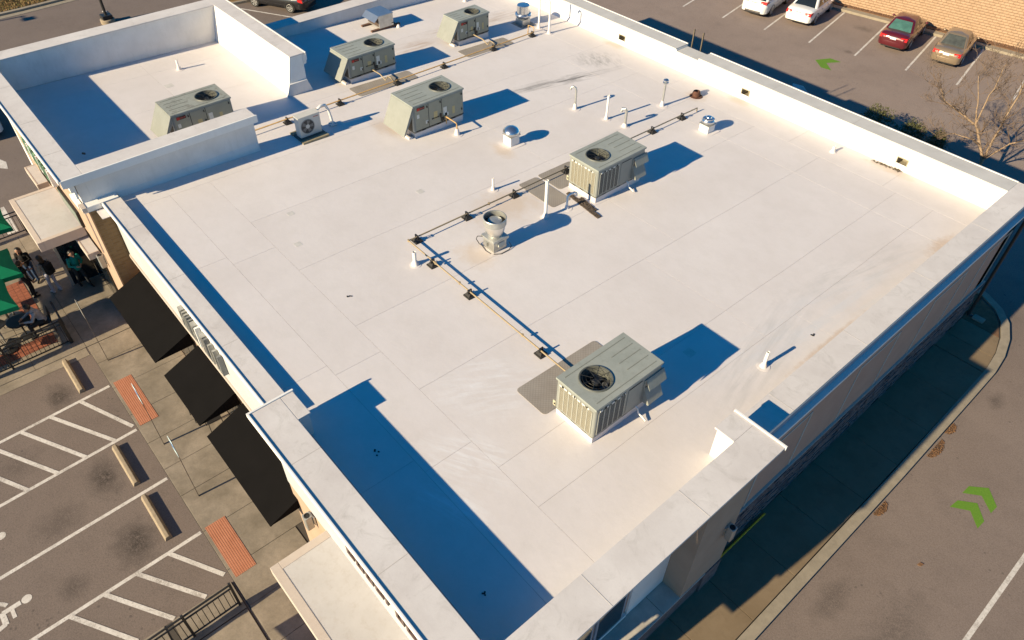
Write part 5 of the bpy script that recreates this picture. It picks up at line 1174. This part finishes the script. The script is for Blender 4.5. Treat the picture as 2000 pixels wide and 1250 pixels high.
# ------------------------------------------------------------------ trees and shrubs
TWIG = M('twig_bark', (.125, .085, .06), .9, 0, .3, 12)
def bare_tree(label, base, stems, seed):
    rnd = random.Random(seed); t = thing('bare_tree', label, 'tree', base, 0, 'leafless trees'); B0 = Vector(base)
    trunk = MB(); tw = MB()
    def grow(p, d, L_, r, lev):
        pts = [p]; rs = [r]; n_ = 5; q = p.copy(); dd = d.copy(); curl = Vector((rnd.gauss(0, .07), rnd.gauss(0, .07), rnd.uniform(.0, .10)))
        for i in range(n_):
            dd = (dd+curl+Vector((rnd.gauss(0, .08), rnd.gauss(0, .08), rnd.gauss(0, .06)))).normalized(); q = q+dd*L_/n_; pts.append(q.copy()); rs.append(max(.0062, r*(1-.5*(i+1)/n_)))
        tw.tube(pts, rs, 5 if lev < 2 else 3, caps=False)
        if lev >= 4 or L_ < .22: return
        for j in range(rnd.choice((3, 4)) if lev < 2 else rnd.choice((2, 3))):
            i = n_ if j == 0 else rnd.randint(1, n_)
            ax = Vector((rnd.gauss(0, 1), rnd.gauss(0, 1), rnd.gauss(0, .5))).normalized()
            nd = (dd*.75+ax*rnd.uniform(.4, .85)+Vector((0, 0, .10))).normalized()
            grow(pts[i], nd, L_*rnd.uniform(.55, .80), max(rs[i]*.66, .005), lev+1)
    for pl, r in stems:
        P_ = [Vector(p)-B0 for p in pl]; n_ = len(P_); rs = [r*(1-.6*i/(n_-1)) for i in range(n_)]
        fine = [P_[0]]; fr_ = [rs[0]]
        for i in range(n_-1):
            for k in (.33, .67, 1): fine.append(P_[i].lerp(P_[i+1], k)+Vector((rnd.gauss(0, .018), rnd.gauss(0, .018), 0))*(k < 1)); fr_.append(rs[i]+(rs[i+1]-rs[i])*k)
        trunk.tube(fine, fr_, 7, caps=False)
        for i in range(3, len(fine)):
            d = (fine[i]-fine[i-1]).normalized()
            for _ in range(2 if i < len(fine)-1 else 3):
                ax = Vector((rnd.gauss(0, 1), rnd.gauss(0, 1), rnd.gauss(0, .4))).normalized()
                if rnd.random() < (.75 if i < len(fine)-1 else 1): grow(fine[i], (d*.6+ax*rnd.uniform(.4, .9)).normalized(), rnd.uniform(.45, .85), max(.010, fr_[i]*.5), 1 if i < len(fine)-1 else 1)
    trunk.build('trunk', BARK, t, smooth=60); tw.build('crown', TWIG, t, smooth=60)
bare_tree('leafless multi-stemmed tree behind the rear parapet at the right edge', (-7.60, 34.95, .05),
    [([(-7.60, 34.95, .05), (-7.74, 35.0, 1.08), (-8.27, 35.0, 1.93), (-8.62, 34.9, 2.46), (-9.41, 34.7, 2.83), (-10.15, 34.6, 3.1), (-10.55, 34.6, 3.6)], .075), ([(-8.62, 34.9, 2.46), (-9.0, 35.2, 3.25), (-9.5, 35.3, 4.3)], .04), ([(-8.62, 34.9, 2.46), (-8.7, 35.1, 3.5), (-8.65, 35.1, 4.4), (-8.7, 35.2, 5.1)], .04),
     ([(-7.70, 34.97, .9), (-7.74, 35.1, 2.16), (-7.75, 35.2, 3.03), (-7.69, 35.3, 4.12), (-7.79, 35.3, 4.9)], .06), ([(-7.70, 35.0, 1.1), (-7.1, 35.2, 2.1), (-6.5, 35.5, 2.5), (-5.9, 35.7, 3.2)], .045), ([(-8.2, 34.98, 1.8), (-9.2, 34.6, 1.9), (-9.6, 34.3, 1.7)], .03)], 4)
bare_tree('second leafless tree, just beyond the right edge', (-4.2, 36.4, .05), [([(-4.2, 36.4, .05), (-4.4, 36.4, 1.3), (-4.9, 36.3, 2.6), (-5.3, 36.2, 3.8)], .07), ([(-4.3, 36.4, .9), (-4.1, 36.6, 2.4), (-3.9, 36.8, 3.9)], .06)], 9)
def shrub(label, x, y, w, h, seed):
    rnd = random.Random(seed); t = thing('shrub', label, 'shrub', (x, y, .07), 0, 'low shrubs behind the building'); lf = MB()
    for _ in range(2600):
        a = rnd.uniform(0, 6.28); u = rnd.random()**.45; ph = rnd.uniform(0, 1)
        bump_ = 1+.22*math.sin(3*a+seed)+.15*math.sin(7*a+2*ph*6)
        p = Vector((math.cos(a)*w*u*math.sqrt(max(0, 1-ph*ph*.8))*bump_, math.sin(a)*w*.8*u*math.sqrt(max(0, 1-ph*ph*.8))*bump_, .1+ph*h*(.8+.3*rnd.random())))
        v1 = Vector((rnd.gauss(0, 1), rnd.gauss(0, 1), rnd.gauss(0, 1))).normalized()*.05; v2 = Vector((rnd.gauss(0, 1), rnd.gauss(0, 1), rnd.gauss(0, 1))).normalized()*.028
        lf.add([p-v1, p+v2, p+v1, p-v2], [(0, 1, 2, 3)])
    lf.build('foliage', SHRUB, t, recalc=False); st = MB()
    for i in range(7): a = i*.9; st.tube([(0, 0, 0), (math.cos(a)*w*.35, math.sin(a)*w*.35, h*.5), (math.cos(a)*w*.6, math.sin(a)*w*.5, h*.85)], [.018, .012, .006], 5)
    st.build('stems', BARK, t)
shrub('widest dark green shrub behind the rear parapet, leftmost of three', -12.8, 35.0, 1.0, 1.35, 1); shrub('middle dark green shrub of three behind the rear parapet', -11.0, 35.0, .85, 1.3, 2); shrub('smallest dark green shrub, nearest the leafless tree', -9.85, 35.15, .5, 1.3, 3)
shrub('low shrub in the patio corner by the railing at the left edge', -24.0, -2.75, .4, .5, 6)
# leaf litter piles by the kerb
for k, (x, y, rx_, ry_, lb) in enumerate(((-1.56, 20.2, .12, .28, 'small pile of brown leaves by the kerb, farthest of three'), (-1.5, 19.1, .14, .5, 'longest pile of brown leaves by the kerb, middle of three'), (-1.52, 15.8, .12, .33, 'nearest pile of brown leaves by the kerb'))):
    mb = MB()
    for _ in range(420):
        a = random.uniform(0, 6.28); u = math.sqrt(random.random()); px_, py_ = x+abs(math.cos(a))*rx_*u*1.6-.08, y+math.sin(a)*ry_*u; s_ = random.uniform(.012, .03); b = random.uniform(0, 6.28)
        z_ = .006+random.random()*.05*(1-u); mb.add([(px_+s_*math.cos(b), py_+s_*math.sin(b), z_), (px_+s_*math.cos(b+2), py_+s_*math.sin(b+2), z_+.01), (px_+s_*math.cos(b+4), py_+s_*math.sin(b+4), z_+random.uniform(0, .025))], [(0, 1, 2)])
    tag(mb.build('leaf_pile', LEAFL, recalc=False), lb, 'leaves', 'leaf piles along the side kerb')
tag(MB().prism([(.0, 14.95), (.09, 14.98), (.12, 15.1), (.02, 15.08)], .002, .02).build('fallen_leaf', LEAFL), 'single orange leaf on the drive lane asphalt', 'leaf')

# ------------------------------------------------------------------ people
SKIN = M('skin', (.32, .17, .11), .6, 0, .08, 20)
def cloth(n_, c): return M('cloth_'+n_, c, .9, 0, .2, 25, spec=.2)
def capsule(mb, a, b, ra, rb, seg=10):
    a, b = Vector(a), Vector(b); d = (b-a); L_ = d.length
    if L_ < 1e-5: d = Vector((0, 0, 1)); L_ = 1e-5
    d = d.normalized(); pts, rs = [], []
    for k in range(4): f = math.cos(math.pi/2*k/3.2); pts.append(a-d*ra*f); rs.append(ra*math.sin(math.pi/2*max(k, .12)/3.2))
    pts.append(a); rs.append(ra); pts.append(b); rs.append(rb)
    for k in range(3, -1, -1): f = math.cos(math.pi/2*k/3.2); pts.append(b+d*rb*f); rs.append(rb*math.sin(math.pi/2*max(k, .12)/3.2))
    mb.tube(pts, rs, seg)
def person(label, loc, rz, J, mats, hair=None, hcol=None, long_hair=False, scale=1.0):
    # J: joints; mats: skin, top, legs, shoes
    t = thing('person', label, 'person', loc, rz); caps = []
    def c(a, b, ra, rb, m): caps.append((Vector(J[a]) if isinstance(a, str) else Vector(a), Vector(J[b]) if isinstance(b, str) else Vector(b), ra, rb, m))
    c('pelvis', 'waist', .145, .125, 1); c('waist', 'chest', .13, .155, 1); c('chest', 'neck', .145, .07, 1); c('neck', 'head', .052, .055, 0)
    hd_ = Vector(J['head']); f_ = Vector(J.get('face', (0, 1, -.15))).normalized()
    caps.append((hd_, hd_+Vector((0, 0, .07))+f_*.012, .088, .098, 0)); caps.append((hd_+f_*.05-Vector((0, 0, .06)), hd_+f_*.07-Vector((0, 0, .07)), .05, .035, 0)); caps.append((hd_+f_*.10+Vector((0, 0, .02)), hd_+f_*.122-Vector((0, 0, .01)), .012, .016, 0))
    sd = Vector((f_.y, -f_.x, 0)).normalized()
    for s_ in (-1, 1): caps.append((hd_+sd*s_*.095, hd_+sd*s_*.1+Vector((0, 0, .03)), .014, .018, 0))
    for s_ in 'LR':
        k = -1 if s_ == 'L' else 1
        c('chest', 'sh'+s_, .11, .068, 1); c('sh'+s_, 'el'+s_, .062, .05, 1); c('el'+s_, 'wr'+s_, .048, .036, 1 if J.get('long', 1) else 0)
        w_ = Vector(J['wr'+s_]); hd2 = Vector(J.get('hand'+s_, (w_-Vector(J['el'+s_])))).normalized(); pl = w_+hd2*.085
        sd2 = hd2.cross(Vector((k, 0, .01))); sd2 = sd2.normalized() if sd2.length > .1 else Vector((0, 1, 0)); up2 = hd2.cross(sd2)
        caps.append((w_, pl, .032, .036, 0))
        for i, (o_, l_) in enumerate(((-.030, .062), (-.010, .072), (.011, .068), (.030, .052))):
            b_ = pl+sd2*o_+hd2*.02; m_ = b_+hd2*l_*.6; caps.append((b_, m_, .010, .0095, 0)); caps.append((m_, m_+(hd2+up2*.55*k).normalized()*l_*.5, .0095, .0085, 0))
        th = w_+hd2*.035-sd2*.03; caps.append((th, th+(hd2*.7-sd2*.7).normalized()*.055, .012, .0095, 0))
        c('pelvis', 'hip'+s_, .13, .10, 2); c('hip'+s_, 'kn'+s_, .088, .062, 2); c('kn'+s_, 'an'+s_, .060, .046 if not J.get('wide') else .07, 2); c('an'+s_, 'to'+s_, .042, .034, 3)
        an = Vector(J['an'+s_]); to = Vector(J['to'+s_]); caps.append((an-(to-an).normalized()*.05-Vector((0, 0, .02)), to, .035, .034, 3))
    mb = MB()
    for a, b, ra, rb, m_ in caps: capsule(mb, a, b, ra, rb)
    tmp = mb.build('tmp_body', SKIN); md = tmp.modifiers.new('r', 'REMESH'); md.mode = 'VOXEL'; md.voxel_size = .0125; sm_ = tmp.modifiers.new('s', 'SMOOTH'); sm_.iterations = 2; sm_.factor = .4
    bpy.context.view_layer.update(); me = bpy.data.meshes.new_from_object(tmp.evaluated_get(bpy.context.evaluated_depsgraph_get())); bpy.data.objects.remove(tmp)
    me.materials.clear()
    for m_ in mats: me.materials.append(m_)
    import numpy as np
    nf = len(me.polygons); ce = np.empty(nf*3); me.polygons.foreach_get('center', ce); ce = ce.reshape(-1, 3); best = np.full(nf, 1e9); idx = np.zeros(nf, int)
    for a, b, ra, rb, m_ in caps:
        A = np.array(a); D = np.array(b)-A; q = np.clip(((ce-A)@D)/max(D@D, 1e-9), 0, 1); dist = np.linalg.norm(ce-(A+q[:, None]*D), axis=1)-(ra+(rb-ra)*q)
        w_ = dist < best; best[w_] = dist[w_]; idx[w_] = m_
    me.polygons.foreach_set('material_index', idx.astype('i4')); me.polygons.foreach_set('use_smooth', [True]*nf); me.update()
    o = bpy.data.objects.new('body', me); COL.objects.link(o); o.parent = t
    if hcol is not None:
        hm = MB(); capsule(hm, hd_+Vector((0, 0, .045))-f_*.03, hd_+Vector((0, 0, .075))-f_*.012, .108, .105, 14)
        if long_hair: capsule(hm, hd_-f_*.05, hd_-f_*.075-Vector((0, 0, .24)), .092, .085, 12)
        hm.build('hair', hcol, t, smooth=60)
    for s_ in (-1, 1): e_ = MB(); e_.lathe([(0, -.010), (.011, 0), (0, .010)], *(hd_+f_*.092+sd*s_*.034+Vector((0, 0, .03))), 8); e_.build('eye', DARK, t)
    t.scale = (scale,)*3
    return t
def stand(lean=0., arms='down', stride=.06, turn=0):
    J = dict(pelvis=(0, 0, .93), waist=(0, .0, 1.06), chest=(0, .01+lean*.5, 1.28), neck=(0, .02+lean, 1.46), head=(0, .05+lean*1.2, 1.585), shL=(-.18, .01+lean*.8, 1.41), shR=(.18, .01+lean*.8, 1.41),
             hipL=(-.09, 0, .90), hipR=(.09, 0, .90), knL=(-.10, .03+stride*.5, .49), knR=(.10, .03-stride*.5, .49), anL=(-.11, -.02+stride, .07), anR=(.11, -.02-stride, .07), toL=(-.12, .14+stride, .035), toR=(.13, .14-stride, .035), face=(0, 1, -.35))
    if arms == 'down': J.update(elL=(-.25, -.03, 1.13), elR=(.25, -.03, 1.13), wrL=(-.26, .06, .90), wrR=(.26, .06, .90))
    if arms == 'front': J.update(elL=(-.25, .02+lean, 1.14), elR=(.25, .02+lean, 1.14), wrL=(-.09, .24+lean, 1.16), wrR=(.10, .25+lean, 1.14))
    if arms == 'one': J.update(elL=(-.25, .02, 1.14), elR=(.25, -.03, 1.13), wrL=(-.12, .26, 1.12), wrR=(.27, .05, .90))
    return J
HB, HK = M('hair_brown', (.035, .018, .010), .6, 0, .3, 40), M('hair_black', (.010, .009, .009), .5, 0, .3, 40)
person('person in a black jacket and blue jeans with both hands raised together', (-27.6, .42, .03), R(-120), stand(.05, 'front'), [SKIN, cloth('black', (.014, .013, .014)), cloth('denim', (.03, .055, .11)), cloth('shoe', (.02, .02, .02))], hcol=HK, long_hair=True, scale=.95)
Jb = stand(.02, 'one'); Jb['wide'] = 1
person('person in a grey top and pale lilac trousers wearing a black backpack', (-26.5, .84, .03), R(118), Jb, [SKIN, cloth('greytop', (.26, .235, .21)), cloth('lilac', (.34, .33, .40)), cloth('paleshoe', (.5, .47, .46))], hcol=HB, long_hair=True, scale=.95)
person('person all in black with one forearm raised, beside the middle umbrella', (-26.72, .12, .03), R(20), stand(.02, 'one', .02), [SKIN, cloth('black', (.014, .013, .014)), cloth('black', (.014, .013, .014)), cloth('shoe', (.02, .02, .02))], hcol=HB, scale=.94)
Jd = stand(.04, 'front', .2)
person('person in a teal shirt and dark trousers walking in at the open glass door', (-26.15, 1.75, .03), R(-75), Jd, [SKIN, cloth('teal', (.012, .20, .17)), cloth('dark', (.022, .024, .028)), cloth('shoe', (.02, .02, .02))], hcol=HK, scale=.97)
Js = dict(pelvis=(0, 0, .56), waist=(0, .02, .70), chest=(0, .10, .90), neck=(0, .18, 1.06), head=(0, .25, 1.17), shL=(-.19, .15, 1.01), shR=(.19, .15, 1.01), elL=(-.27, .30, .80), elR=(.27, .30, .80), wrL=(-.14, .52, .78), wrR=(.14, .52, .78),
          hipL=(-.10, .04, .54), hipR=(.10, .04, .54), knL=(-.14, .46, .53), knR=(.14, .46, .53), anL=(-.14, .42, .07), anR=(.14, .42, .07), toL=(-.15, .58, .035), toR=(.15, .58, .035), face=(0, 1, -.5))
person('seated person in a pale grey shirt leaning over the patio table', (-24.55, -.06, .03), R(180), Js, [SKIN, cloth('palegrey', (.30, .30, .33)), cloth('dark', (.022, .024, .028)), cloth('shoe', (.02, .02, .02))], hcol=HK)
a_ = R(118); bpk = thing('backpack', 'black backpack on the person in lilac trousers', 'backpack', (-26.5-.19*-math.sin(a_)*.95, .84-.19*math.cos(a_)*.95, .98), a_)
MB().rrect(-.15, .15, -.11, .09, .06, .0, .44).build('pack', cloth('pack', (.012, .012, .013)), bpk, bevel=.03); MB().rrect(-.11, .11, -.16, -.11, .02, .03, .22).build('front_pocket', cloth('pack', (.012, .012, .013)), bpk, bevel=.015)
for s_ in (-.09, .09): MB().tube([(s_, .07, .42), (s_*1.15, .20, .44), (s_*1.25, .33, .34), (s_*1.2, .30, .15), (s_, .09, .06)], .016, 6).build('strap', cloth('pack', (.012, .012, .013)), bpk)
